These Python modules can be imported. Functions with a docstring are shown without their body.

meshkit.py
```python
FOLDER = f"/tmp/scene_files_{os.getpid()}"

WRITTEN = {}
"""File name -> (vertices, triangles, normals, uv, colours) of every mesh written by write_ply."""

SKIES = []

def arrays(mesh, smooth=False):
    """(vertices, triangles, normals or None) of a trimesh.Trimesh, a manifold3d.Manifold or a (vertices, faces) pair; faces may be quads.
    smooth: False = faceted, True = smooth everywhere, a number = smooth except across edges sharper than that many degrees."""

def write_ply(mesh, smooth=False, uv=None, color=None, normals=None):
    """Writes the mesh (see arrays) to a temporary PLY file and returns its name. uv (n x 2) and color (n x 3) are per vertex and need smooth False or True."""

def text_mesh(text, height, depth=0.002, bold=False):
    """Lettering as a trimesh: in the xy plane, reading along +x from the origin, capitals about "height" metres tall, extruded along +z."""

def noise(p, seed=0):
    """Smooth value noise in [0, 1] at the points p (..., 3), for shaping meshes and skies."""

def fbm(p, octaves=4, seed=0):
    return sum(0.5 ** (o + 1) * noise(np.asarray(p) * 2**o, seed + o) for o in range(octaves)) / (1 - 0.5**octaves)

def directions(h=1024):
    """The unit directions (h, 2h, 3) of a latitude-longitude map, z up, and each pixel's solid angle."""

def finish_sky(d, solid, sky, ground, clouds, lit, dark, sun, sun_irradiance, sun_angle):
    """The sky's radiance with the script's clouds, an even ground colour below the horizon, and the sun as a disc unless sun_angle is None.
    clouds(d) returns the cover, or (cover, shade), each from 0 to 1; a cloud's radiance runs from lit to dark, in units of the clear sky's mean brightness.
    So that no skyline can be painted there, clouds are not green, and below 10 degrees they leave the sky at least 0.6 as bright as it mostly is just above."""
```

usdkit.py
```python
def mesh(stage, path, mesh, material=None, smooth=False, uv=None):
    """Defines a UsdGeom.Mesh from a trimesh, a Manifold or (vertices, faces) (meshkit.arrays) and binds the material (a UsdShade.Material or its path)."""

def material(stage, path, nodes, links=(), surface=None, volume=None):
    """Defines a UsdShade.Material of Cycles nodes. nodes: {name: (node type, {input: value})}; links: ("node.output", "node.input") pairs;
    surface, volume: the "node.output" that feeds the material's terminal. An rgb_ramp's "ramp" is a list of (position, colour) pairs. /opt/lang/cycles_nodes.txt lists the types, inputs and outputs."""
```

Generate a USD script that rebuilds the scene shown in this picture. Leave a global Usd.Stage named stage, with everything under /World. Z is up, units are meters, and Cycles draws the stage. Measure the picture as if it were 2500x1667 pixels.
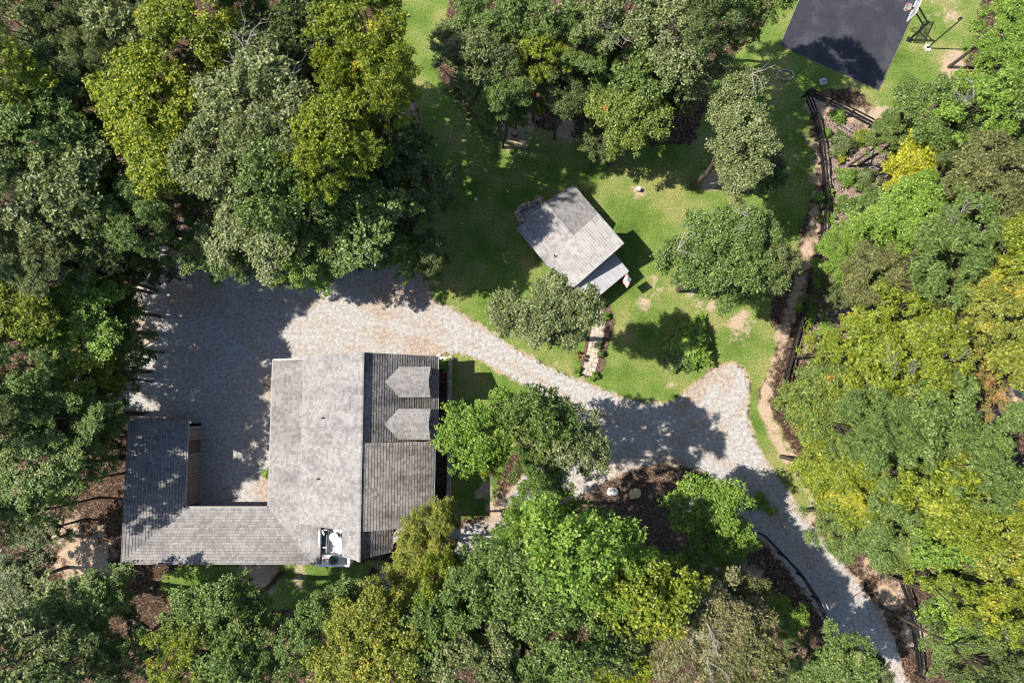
import math, random
import numpy as np
import trimesh
import usdkit, meshkit
from shapely.geometry import Polygon, box as sbox, LineString, Point
from scipy.ndimage import gaussian_filter
from pxr import Usd, UsdGeom, UsdLux, UsdShade, Gf, Sdf, Vt

random.seed(7)
RNG = np.random.default_rng(7)
stage = Usd.Stage.CreateInMemory()
UsdGeom.SetStageUpAxis(stage, 'Z')
UsdGeom.SetStageMetersPerUnit(stage, 1.0)
world = UsdGeom.Xform.Define(stage, '/World')
stage.SetDefaultPrim(world.GetPrim())

# ------------------------------------------------------------------ camera, sky, sun, exposure
EYE_H, TILT, FPX = 50.0, math.radians(5.2), 1667.0
SUN_EL, SHADOW_AZ = math.radians(53), math.radians(-2.0)
EXPOSURE = 0.84
SKY_STRENGTH, SUN_INTENSITY = 0.098, 1.22
cam = UsdGeom.Camera.Define(stage, '/World/camera')
cam.CreateHorizontalApertureAttr(36.0); cam.CreateVerticalApertureAttr(24.0)
cam.CreateFocalLengthAttr(36.0 * FPX / 2500.0)
cam.CreateClippingRangeAttr(Gf.Vec2f(0.5, 5000))
cam.CreateExposureAttr(EXPOSURE)
cam.AddTranslateOp().Set(Gf.Vec3d(0, 0, EYE_H)); cam.AddRotateXOp().Set(math.degrees(TILT))

to_sun = np.array([-math.cos(SHADOW_AZ) * math.cos(SUN_EL), -math.sin(SHADOW_AZ) * math.cos(SUN_EL), math.sin(SUN_EL)])
sky_mat = usdkit.material(stage, '/World/Looks/sky', {
    's': ('sky_texture', {'sky_type': 'single_scattering', 'sun_disc': False, 'sun_elevation': SUN_EL,
                          'sun_rotation': math.atan2(to_sun[0], to_sun[1]), 'altitude': 200.0, 'aerosol_density': 1.0}),
    'b': ('background_shader', {'strength': SKY_STRENGTH})}, [('s.color', 'b.color')], surface='b.background')
dome = UsdLux.DomeLight.Define(stage, '/World/sky')
UsdShade.MaterialBindingAPI.Apply(dome.GetPrim()).Bind(sky_mat)
dome.GetPrim().SetCustomDataByKey('kind', 'structure')
sun = UsdLux.DistantLight.Define(stage, '/World/sun')
sun.CreateNormalizeAttr(True) if hasattr(sun, 'CreateNormalizeAttr') else None
sun.CreateIntensityAttr(SUN_INTENSITY); sun.CreateAngleAttr(0.53); sun.CreateColorAttr(Gf.Vec3f(1.0, 0.93, 0.82))
z = to_sun; x = np.cross([0, 0, 1.0], z); x /= np.linalg.norm(x); y = np.cross(z, x)
sun.AddTransformOp().Set(Gf.Matrix4d(*x, 0, *y, 0, *z, 0, 0, 0, 0, 1))

# ------------------------------------------------------------------ from the survey picture to the ground
_f = np.array([0, math.sin(TILT), -math.cos(TILT)]); _r = np.array([1.0, 0, 0]); _u = np.cross(_r, _f); _e = np.array([0, 0, EYE_H])
def P(px, py, z=0.0):
    d = _f + _r * (px - 1250) / FPX - _u * (py - 833.5) / FPX
    return _e + (z - EYE_H) / d[2] * d
K = 2500 / 2352.0
def V(x, y, z=0.0):
    return P(x * K, y * K, z)
def to_v(p):
    q = np.asarray(p, float) - _e; d = q @ _f
    return np.stack([(1250 + FPX * (q @ _r) / d) / K, (833.5 - FPX * (q @ _u) / d) / K], -1)

# ------------------------------------------------------------------ helpers
_used = {}
def numbered(name, parent='/World'):
    k = parent + '/' + name; n = _used.get(k, 0); _used[k] = n + 1
    return k if n == 0 else f'{k}_{n:03d}'
def obj(name, mesh, m, parent=None, smooth=False, kind=None, label=None):
    path = numbered(name, str(parent.GetPath()) if parent is not None else '/World')
    o = usdkit.mesh(stage, path, mesh, m, smooth).GetPrim()
    if kind: o.SetCustomDataByKey('kind', kind)
    if label: o.SetCustomDataByKey('label', label)
    return o
def tone(prim, r):
    UsdGeom.PrimvarsAPI(prim).CreatePrimvar('tone', Sdf.ValueTypeNames.FloatArray, 'vertex').Set(Vt.FloatArray.FromNumpy(np.asarray(r, np.float32)))
    return prim
_tones = np.random.default_rng(5)
def tag(o, label, cat, group=None, kind=None):
    o.SetCustomDataByKey('label', label)
    if cat: o.SetCustomDataByKey('category', cat)
    if group: o.SetCustomDataByKey('group', group)
    if kind: o.SetCustomDataByKey('kind', kind)
    return o
def thing(name, label, cat, loc=(0, 0, 0), rz=0.0, group=None, scale=None):
    x = UsdGeom.Xform.Define(stage, numbered(name))
    x.AddTranslateOp().Set(Gf.Vec3d(*map(float, loc))); x.AddRotateZOp().Set(float(rz))
    if scale is not None: x.AddScaleOp().Set(Gf.Vec3f(*map(float, scale)))
    return tag(x.GetPrim(), label, cat, group)
def copy_of(cls, name, label, cat, loc, rz, scale, group, mat=None):
    o = thing(name, label, cat, loc, rz, group, scale)
    o.GetReferences().AddInternalReference(cls); o.SetInstanceable(True)
    if mat is not None: UsdShade.MaterialBindingAPI.Apply(o).Bind(mat)
    return o

class MB:
    """collects pieces into one mesh"""
    def __init__(s): s.v, s.f, s.n = [], [], 0
    def add(s, v, f):
        v = np.asarray(v, float); f = np.asarray(f, int)
        if f.shape[1] == 4: f = np.vstack([f[:, [0, 1, 2]], f[:, [0, 2, 3]]])
        s.v.append(v); s.f.append(f + s.n); s.n += len(v); return s
    def box(s, c, d, rz=0.0, bev=0.0, tilt=None):
        dx, dy, dz = np.array(d) / 2
        if bev:
            b = bev; pts = []
            for sx in (-1, 1):
                for sy in (-1, 1):
                    for sz in (-1, 1):
                        pts += [(sx * dx, sy * (dy - b), sz * (dz - b)), (sx * (dx - b), sy * dy, sz * (dz - b)), (sx * (dx - b), sy * (dy - b), sz * dz)]
            h = trimesh.convex.convex_hull(np.array(pts)); v, f = np.array(h.vertices), np.array(h.faces)
        else:
            h = trimesh.creation.box(d); v, f = np.array(h.vertices), np.array(h.faces)
        if tilt is not None: v = v @ trimesh.transformations.euler_matrix(*tilt)[:3, :3].T
        c_, s_ = math.cos(rz), math.sin(rz)
        v = v @ np.array([[c_, s_, 0], [-s_, c_, 0], [0, 0, 1]])
        return s.add(v + np.array(c), f)
    def bar(s, a, b, w, h):
        """a box from a to b, w wide (level), h tall"""
        a, b = np.asarray(a, float), np.asarray(b, float); d = b - a; d = d / np.linalg.norm(d)
        side = np.cross([0, 0, 1.0], d)
        side = np.array([1.0, 0, 0]) if np.linalg.norm(side) < 1e-6 else side / np.linalg.norm(side)
        up = np.cross(d, side)
        v = [p + side * sx * w / 2 + up * sz * h / 2 for p in (a, b) for sx, sz in ((-1, -1), (1, -1), (1, 1), (-1, 1))]
        return s.add(v, [[0, 3, 2, 1], [4, 5, 6, 7], [0, 1, 5, 4], [1, 2, 6, 5], [2, 3, 7, 6], [3, 0, 4, 7]])
    def tube(s, pts, rad, n=6, cap=True):
        pts = np.asarray(pts, float); rad = np.broadcast_to(rad, (len(pts),))
        t = np.gradient(pts, axis=0); t /= np.linalg.norm(t, axis=1, keepdims=True) + 1e-9
        ref = np.array([0.31, 0.17, 0.93]) if abs(t[0] @ [0.31, 0.17, 0.93]) < 0.9 else np.array([1.0, 0, 0])
        a = np.cross(t, ref); a /= np.linalg.norm(a, axis=1, keepdims=True) + 1e-9; b = np.cross(t, a)
        ang = np.arange(n) / n * 2 * math.pi
        v = (pts[:, None] + rad[:, None, None] * (np.cos(ang)[None, :, None] * a[:, None] + np.sin(ang)[None, :, None] * b[:, None])).reshape(-1, 3)
        f = []
        for i in range(len(pts) - 1):
            for k in range(n):
                q = [i * n + k, i * n + (k + 1) % n, (i + 1) * n + (k + 1) % n, (i + 1) * n + k]
                f += [[q[0], q[2], q[1]], [q[0], q[3], q[2]]]
        if cap:
            for base, flip in ((0, 1), ((len(pts) - 1) * n, 0)):
                for k in range(1, n - 1): f.append([base, base + k, base + k + 1] if flip else [base, base + k + 1, base + k])
        return s.add(v, f)
    def lathe(s, prof, c=(0, 0, 0), n=20):
        r = np.array([p[0] for p in prof]); z = np.array([p[1] for p in prof]); ang = np.arange(n) / n * 2 * math.pi
        v = np.stack([r[:, None] * np.cos(ang), r[:, None] * np.sin(ang), np.repeat(z[:, None], n, 1)], -1).reshape(-1, 3)
        f = []
        for i in range(len(prof) - 1):
            for k in range(n):
                q = [i * n + k, i * n + (k + 1) % n, (i + 1) * n + (k + 1) % n, (i + 1) * n + k]
                f += [[q[0], q[1], q[2]], [q[0], q[2], q[3]]]
        return s.add(v + np.array(c), f)
    def slab(s, poly, t, up=None):
        """a planar 3D polygon (convex) given depth t downwards"""
        p = np.asarray(poly, float); n = len(p); q = p - np.array([0, 0, t])
        nz = sum((p[i][0] * p[(i + 1) % n][1] - p[(i + 1) % n][0] * p[i][1]) for i in range(n))
        if nz < 0: p, q = p[::-1], q[::-1]
        f = [[0, i, i + 1] for i in range(1, n - 1)] + [[n, n + i + 1, n + i] for i in range(1, n - 1)]
        for i in range(n):
            j = (i + 1) % n; f += [[i, n + i, n + j], [i, n + j, j]]
        return s.add(np.vstack([p, q]), f)
    def rock(s, c, d, seed, rz=0.0, sub=2, rough=0.25):
        h = trimesh.creation.icosphere(subdivisions=sub); v = np.array(h.vertices)
        k = np.sign(v) * np.abs(v) ** 0.75
        k *= (1 + rough * (meshkit.fbm(v * 1.7 + seed * 7.3, 3, seed) - 0.5) * 2)[:, None]
        v = k * np.array(d) / 2; c_, s_ = math.cos(rz), math.sin(rz)
        v = v @ np.array([[c_, s_, 0], [-s_, c_, 0], [0, 0, 1]])
        return s.add(v + np.array(c), np.array(h.faces))
    def mesh(s): return np.vstack(s.v), np.vstack(s.f)
    def build(s, name, m, parent=None, tones=False, **k):
        o = obj(name, s.mesh(), m, parent, **k)
        return tone(o, np.repeat(_tones.uniform(0, 1, len(s.v)), [len(v) for v in s.v])) if tones else o

# ------------------------------------------------------------------ materials
def mat(name, nodes, links, surface='p.BSDF'):
    return usdkit.material(stage, '/World/Looks/' + name, nodes, links, surface=surface)
def plain(name, col, rough=0.7, spec=0.3, metal=0.0, var=0.15, scale=3.0, bump=0.0):
    a = tuple(c * (1 - var) for c in col); b = tuple(min(1, c * (1 + var)) for c in col)
    n = {'g': ('geometry', {}), 'n': ('noise_texture', {'scale': scale, 'detail': 4.0, 'roughness': 0.6}),
         'r': ('rgb_ramp', {'ramp': [(0.3, a), (0.7, b)]}),
         'p': ('principled_bsdf', {'roughness': rough, 'specular_ior_level': spec, 'metallic': metal})}
    l = [('g.position', 'n.vector'), ('n.fac', 'r.fac'), ('r.color', 'p.base_color')]
    if bump:
        n['b'] = ('bump', {'strength': bump, 'distance': 0.02}); l += [('n.fac', 'b.height'), ('b.normal', 'p.normal')]
    return mat(name, n, l)

def shingle_mat(name, lo, mid, hi, stain=0.72, sx=0.5):
    return mat(name, {
        'g': ('geometry', {}), 'at': ('attribute', {'attribute': 'tone'}),
        'r': ('rgb_ramp', {'ramp': [(0.0, lo), (0.22, lo), (0.36, mid), (0.6, mid), (0.85, hi), (1.0, hi)]}),
        'n': ('noise_texture', {'scale': 0.5, 'detail': 5.0, 'roughness': 0.6}),
        'mp': ('mapping', {'mapping_type': 'point', 'scale': (sx, 1.6, 1.0)}),
        'n2': ('noise_texture', {'scale': 55.0, 'detail': 2.0}),
        'w': ('rgb_ramp', {'ramp': [(0.34, (stain, stain, stain)), (0.52, (1, 1, 1)), (0.7, (1.1, 1.085, 1.06))]}),
        'w2': ('rgb_ramp', {'ramp': [(0.3, (0.75, 0.75, 0.76)), (0.7, (1.2, 1.2, 1.2))]}),
        'm': ('mix', {'mix_type': 'multiply', 'fac': 1.0}), 'm2': ('mix', {'mix_type': 'multiply', 'fac': 1.0}),
        'b': ('bump', {'strength': 0.15, 'distance': 0.005}),
        'p': ('principled_bsdf', {'roughness': 0.9, 'specular_ior_level': 0.2})},
        [('at.fac', 'r.fac'), ('g.position', 'mp.vector'), ('mp.vector', 'n.vector'), ('g.position', 'n2.vector'), ('n.fac', 'w.fac'), ('n2.fac', 'w2.fac'),
         ('r.color', 'm.color1'), ('w.color', 'm.color2'), ('m.color', 'm2.color1'), ('w2.color', 'm2.color2'), ('m2.color', 'p.base_color'),
         ('n2.fac', 'b.height'), ('b.normal', 'p.normal')])
SHINGLE = shingle_mat('shingle_grey', (0.205, 0.197, 0.199), (0.25, 0.24, 0.241), (0.285, 0.274, 0.272))
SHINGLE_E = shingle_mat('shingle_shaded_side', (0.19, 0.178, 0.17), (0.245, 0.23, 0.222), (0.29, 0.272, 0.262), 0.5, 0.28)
SHINGLE_C = shingle_mat('shingle_cabin', (0.235, 0.226, 0.228), (0.29, 0.28, 0.281), (0.335, 0.324, 0.322))
TRIM = plain('pale_trim', (0.3, 0.28, 0.265), 0.6, var=0.1)
TRIM_W = plain('white_trim', (0.72, 0.71, 0.7), 0.5, var=0.06)
SIDING = plain('brown_siding', (0.16, 0.105, 0.075), 0.7, var=0.2)
DOOR = plain('tan_door', (0.30, 0.24, 0.18), 0.5, var=0.08)
DARK = plain('dark_opening', (0.03, 0.032, 0.036), 0.3, 0.5)
COPPER = plain('rust_flashing', (0.42, 0.2, 0.12), 0.5, var=0.2)
GLASS = mat('window_glass', {'fr': ('fresnel', {'IOR': 1.5}), 't': ('transparent_bsdf', {'color': (0.5, 0.55, 0.6)}), 'gl': ('glossy_bsdf', {'roughness': 0.02, 'color': (0.9, 0.9, 0.9)}), 'm': ('mix_closure', {})},
            [('fr.fac', 'm.fac'), ('t.BSDF', 'm.closure1'), ('gl.BSDF', 'm.closure2')], surface='m.closure')
BLACK_WOOD = plain('black_stained_wood', (0.018, 0.016, 0.016), 0.6, 0.4, var=0.4, scale=8)
WHITE = plain('white_paint', (0.78, 0.78, 0.77), 0.5, var=0.05)
DECKWOOD = plain('pale_deck_boards', (0.78, 0.77, 0.76), 0.6, var=0.1, scale=5)
GREYMETAL = plain('grey_metal_roofing', (0.33, 0.33, 0.355), 0.45, 0.5, var=0.1, scale=2)
CONCRETE = plain('concrete', (0.36, 0.36, 0.37), 0.85, var=0.15, scale=2, bump=0.3)
BARK = plain('bark', (0.085, 0.068, 0.055), 0.95, 0.1, var=0.4, scale=6, bump=0.8)
DEADWOOD = plain('bleached_wood', (0.25, 0.23, 0.21), 0.9, 0.1, var=0.3, scale=5)
LOGWOOD = plain('grey_log_bark', (0.2, 0.165, 0.14), 0.95, 0.1, var=0.4, scale=5, bump=0.8)
STONE = mat('field_stone', {'g': ('geometry', {}), 'r': ('rgb_ramp', {'ramp': [(0, (0.28, 0.23, 0.21)), (0.35, (0.42, 0.33, 0.27)), (0.6, (0.36, 0.33, 0.33)), (0.8, (0.52, 0.38, 0.28)), (1, (0.56, 0.51, 0.46))]}),
            'n': ('noise_texture', {'scale': 9.0, 'detail': 5.0}), 'w': ('rgb_ramp', {'ramp': [(0.3, (0.6, 0.6, 0.6)), (0.7, (1.25, 1.22, 1.2))]}), 'm': ('mix', {'mix_type': 'multiply', 'fac': 1.0}),
            'b': ('bump', {'strength': 0.6, 'distance': 0.03}), 'p': ('principled_bsdf', {'roughness': 0.9, 'specular_ior_level': 0.2}), 'at': ('attribute', {'attribute': 'tone'})},
            [('at.fac', 'r.fac'), ('g.position', 'n.vector'), ('n.fac', 'w.fac'), ('r.color', 'm.color1'), ('w.color', 'm.color2'), ('m.color', 'p.base_color'), ('n.fac', 'b.height'), ('b.normal', 'p.normal')])
PALESTONE = plain('pale_flagstone', (0.4, 0.35, 0.29), 0.9, 0.2, var=0.35, scale=4, bump=0.5)
BOULDER_W = plain('white_boulder', (0.66, 0.62, 0.57), 0.9, 0.2, var=0.15, scale=6, bump=0.6)
BOULDER_T = plain('tan_boulder', (0.58, 0.45, 0.27), 0.9, 0.2, var=0.25, scale=6, bump=0.6)
MULCH = mat('dark_mulch', {'g': ('geometry', {}), 'v': ('voronoi_texture', {'scale': 14.0}), 'n': ('noise_texture', {'scale': 1.2, 'detail': 5.0}),
            'r': ('rgb_ramp', {'ramp': [(0.0, (0.05, 0.033, 0.026)), (0.5, (0.1, 0.068, 0.052)), (1.0, (0.2, 0.14, 0.105))]}), 'b': ('bump', {'strength': 0.9, 'distance': 0.04}),
            'c': ('separate_color', {}), 'ma': ('math', {'math_type': 'multiply'}), 'p': ('principled_bsdf', {'roughness': 1.0, 'specular_ior_level': 0.1})},
            [('g.position', 'v.vector'), ('g.position', 'n.vector'), ('v.color', 'c.color'), ('c.r', 'ma.value1'), ('n.fac', 'ma.value2'), ('ma.value', 'r.fac'), ('r.color', 'p.base_color'), ('v.distance', 'b.height'), ('b.normal', 'p.normal')])

def leaf_mat(name, a, b, c=None, camt=0.0, trans=0.27, patch=0.45):
    """a, b: the two greens that leaves vary between; c: an autumn colour that shows in patches, camt its share"""
    a = (a[0] * 1.28, a[1] * 1.16, a[2] * 0.95); b = (b[0] * 1.28, b[1] * 1.16, b[2] * 0.95); c = tuple(min(0.75, v * 1.25) for v in c) if c else b
    lo = 0.74 - camt * 0.36
    return mat('leaf_' + name, {
        'g': ('geometry', {}), 'oi': ('object_info', {}), 'at': ('attribute', {'attribute': 'tone'}),
        'va': ('vector_math', {'math_type': 'add'}), 'off': ('combine_xyz', {}), 'mul': ('math', {'math_type': 'multiply', 'value2': 37.0}),
        'n': ('noise_texture', {'scale': patch, 'detail': 3.0, 'roughness': 0.65}),
        'r': ('rgb_ramp', {'ramp': [(0.0, tuple(v * 0.8 for v in a)), (0.4, a), (0.8, b), (1.0, tuple(v * 1.25 for v in b))]}),
        'k': ('rgb_ramp', {'ramp': [(lo, (0, 0, 0)), (lo + 0.1, (1, 1, 1))]}),
        'mx': ('mix', {'mix_type': 'mix'}), 'cc': ('value', {}),
        'col': ('color', {'value': c}),
        'rv': ('rgb_ramp', {'ramp': [(0.0, (0.8, 0.8, 0.8)), (1.0, (1.2, 1.2, 1.2))]}), 'mm': ('mix', {'mix_type': 'multiply', 'fac': 1.0}),
        'p': ('principled_bsdf', {'roughness': 0.42, 'specular_ior_level': 0.45}), 't': ('translucent_bsdf', {}), 'gm': ('mix', {'mix_type': 'multiply', 'fac': 1.0, 'color2': (1.15, 1.3, 0.55)}),
        'mc': ('mix_closure', {'fac': trans})},
        [('oi.random', 'mul.value1'), ('mul.value', 'off.x'), ('g.position', 'va.vector1'), ('off.vector', 'va.vector2'), ('va.vector', 'n.vector'), ('n.fac', 'k.fac'),
         ('at.fac', 'r.fac'), ('at.fac', 'rv.fac'), ('k.color', 'mx.fac'), ('r.color', 'mx.color1'), ('col.color', 'mm.color1'), ('rv.color', 'mm.color2'), ('mm.color', 'mx.color2'),
         ('mx.color', 'p.base_color'), ('mx.color', 'gm.color1'), ('gm.color', 't.color'), ('p.BSDF', 'mc.closure1'), ('t.BSDF', 'mc.closure2')], surface='mc.closure')
LEAF = {
    'dg': leaf_mat('dark_green', (0.055, 0.09, 0.034), (0.12, 0.165, 0.062)),
    'g': leaf_mat('green', (0.07, 0.13, 0.035), (0.155, 0.225, 0.072), (0.22, 0.24, 0.065), 0.3),
    'gg': leaf_mat('grey_green', (0.09, 0.132, 0.056), (0.21, 0.255, 0.125), (0.26, 0.28, 0.14), 0.4),
    'bg': leaf_mat('bright_green', (0.09, 0.19, 0.03), (0.2, 0.3, 0.06), (0.3, 0.34, 0.055), 0.35),
    'yg': leaf_mat('yellow_green', (0.1, 0.155, 0.018), (0.215, 0.265, 0.032), (0.3, 0.29, 0.03), 0.45),
    'my': leaf_mat('maple_turning', (0.11, 0.175, 0.014), (0.27, 0.31, 0.024), (0.4, 0.24, 0.03), 0.26, patch=1.4),
    'y': leaf_mat('yellow', (0.2, 0.24, 0.022), (0.37, 0.39, 0.04), (0.42, 0.4, 0.04), 0.4),
    'yo': leaf_mat('yellow_orange', (0.12, 0.165, 0.032), (0.25, 0.28, 0.06), (0.38, 0.32, 0.055), 0.42, patch=0.9),
    'or': leaf_mat('green_with_orange', (0.085, 0.15, 0.035), (0.2, 0.25, 0.06), (0.45, 0.24, 0.05), 0.3, patch=0.8),
    'ol': leaf_mat('olive', (0.085, 0.105, 0.042), (0.165, 0.185, 0.078)),
    'gr': leaf_mat('olive_grey', (0.125, 0.13, 0.07), (0.225, 0.23, 0.125), (0.27, 0.255, 0.165), 0.5),
    'br': leaf_mat('rusty', (0.14, 0.14, 0.045), (0.23, 0.2, 0.075), (0.36, 0.2, 0.085), 0.6, patch=1.0),
    'ce': leaf_mat('cedar_green', (0.065, 0.15, 0.026), (0.145, 0.235, 0.045)),
}

# ------------------------------------------------------------------ the ground: one sheet with soil, lawn and litter areas
def inside(poly, pts):
    poly = np.asarray(poly, float); x, y = pts[:, 0], pts[:, 1]; c = np.zeros(len(pts), bool)
    for (x0, y0), (x1, y1) in zip(poly, np.roll(poly, -1, 0)):
        with np.errstate(divide='ignore', invalid='ignore'):
            c ^= ((y0 > y) != (y1 > y)) & (x < (x1 - x0) * (y - y0) / (y1 - y0 + 1e-12) + x0)
    return c
STEP = 0.22
gx = np.concatenate([[-1500, -400, -120, -70], np.arange(-48, 44.01, STEP), [70, 120, 400, 1500]])
gy = np.concatenate([[-1500, -400, -120, -60], np.arange(-30, 40.01, STEP), [70, 120, 400, 1500]])
GX, GY = np.meshgrid(gx, gy, indexing='ij')
gpts = np.stack([GX.ravel(), GY.ravel(), np.zeros(GX.size)], 1)
vv = to_v(np.clip(gpts, [-60, -45, 0], [60, 60, 0]))
def field(shapes, blur=0.35):
    m = np.zeros(len(vv))
    for s in shapes:
        if isinstance(s, dict): m = np.maximum(m, s['w'] * inside(s['p'], vv).astype(float)); continue
        if len(s) == 4 and np.ndim(s[0]) == 0:
            x_, y_, r_, w_ = s; m = np.maximum(m, w_ * np.exp(-((vv[:, 0] - x_) ** 2 + (vv[:, 1] - y_) ** 2) / (r_ * r_)))
        else:
            m = np.maximum(m, inside(s, vv).astype(float))
    return gaussian_filter(m.reshape(GX.shape), blur / STEP).ravel()
def wide(line, w):
    return [tuple(p) for p in np.array(LineString(line).buffer(w, quad_segs=3).exterior.coords)]
DRIVE_V = [(330, 560), (420, 545), (560, 545), (700, 545), (880, 550), (930, 620), (983, 632), (985, 690), (1040, 712), (1100, 748), (1180, 803), (1270, 852), (1340, 880), (1420, 912), (1480, 931), (1540, 930),
           (1590, 892), (1640, 848), (1678, 836), (1708, 850), (1718, 880), (1712, 960), (1730, 1010), (1760, 1062), (1800, 1120), (1850, 1190), (1905, 1262), (1960, 1330), (2010, 1400), (2050, 1470), (2080, 1568), (2100, 1640),
           (1960, 1640), (1930, 1500), (1885, 1400), (1825, 1320), (1760, 1245), (1700, 1180), (1650, 1105), (1600, 1072), (1540, 1056), (1470, 1068), (1400, 1098), (1340, 1135), (1290, 1152), (1250, 1182), (1210, 1250),
           (1150, 1300), (1080, 1320), (1010, 1300), (1000, 1235), (1090, 1205), (1150, 1190), (1170, 1140), (1200, 1095), (1290, 1030), (1355, 975), (1300, 930), (1240, 904), (1180, 868), (1120, 833), (1060, 806), (1005, 810),
           (840, 835), (700, 860), (640, 900), (640, 1235), (430, 1235), (430, 960), (300, 960), (268, 930), (268, 880), (296, 820), (300, 700), (320, 640)]
LAWN = [
    [(985, 640), (930, 560), (1000, 440), (960, 250), (930, 150), (880, -40), (1040, -40), (1000, 180), (1120, 270), (1260, 300), (1400, 340), (1600, 330), (1640, 180), (1760, 60), (1790, -40), (2260, -40), (2230, 120),
     (2160, 230), (2050, 290), (1960, 200), (1850, 210), (1860, 300), (1880, 420), (1840, 520), (1800, 640), (1760, 720), (1790, 780), (1770, 850), (1740, 900), (1800, 1000), (1850, 1100), (1900, 1180), (1840, 1190), (1760, 1070),
     (1720, 980), (1722, 860), (1690, 830), (1640, 840), (1590, 890), (1540, 930), (1480, 930), (1400, 903), (1270, 850), (1180, 800), (1100, 745), (1040, 710), (985, 688)],
    [(1010, 812), (1060, 808), (1120, 835), (1180, 870), (1240, 906), (1300, 940), (1200, 1000), (1140, 1100), (1140, 1180), (1090, 1190), (1010, 1180)],
    [(420, 1290), (560, 1300), (900, 1290), (900, 1320), (820, 1400), (640, 1400), (420, 1400), (360, 1340)],
]
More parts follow.
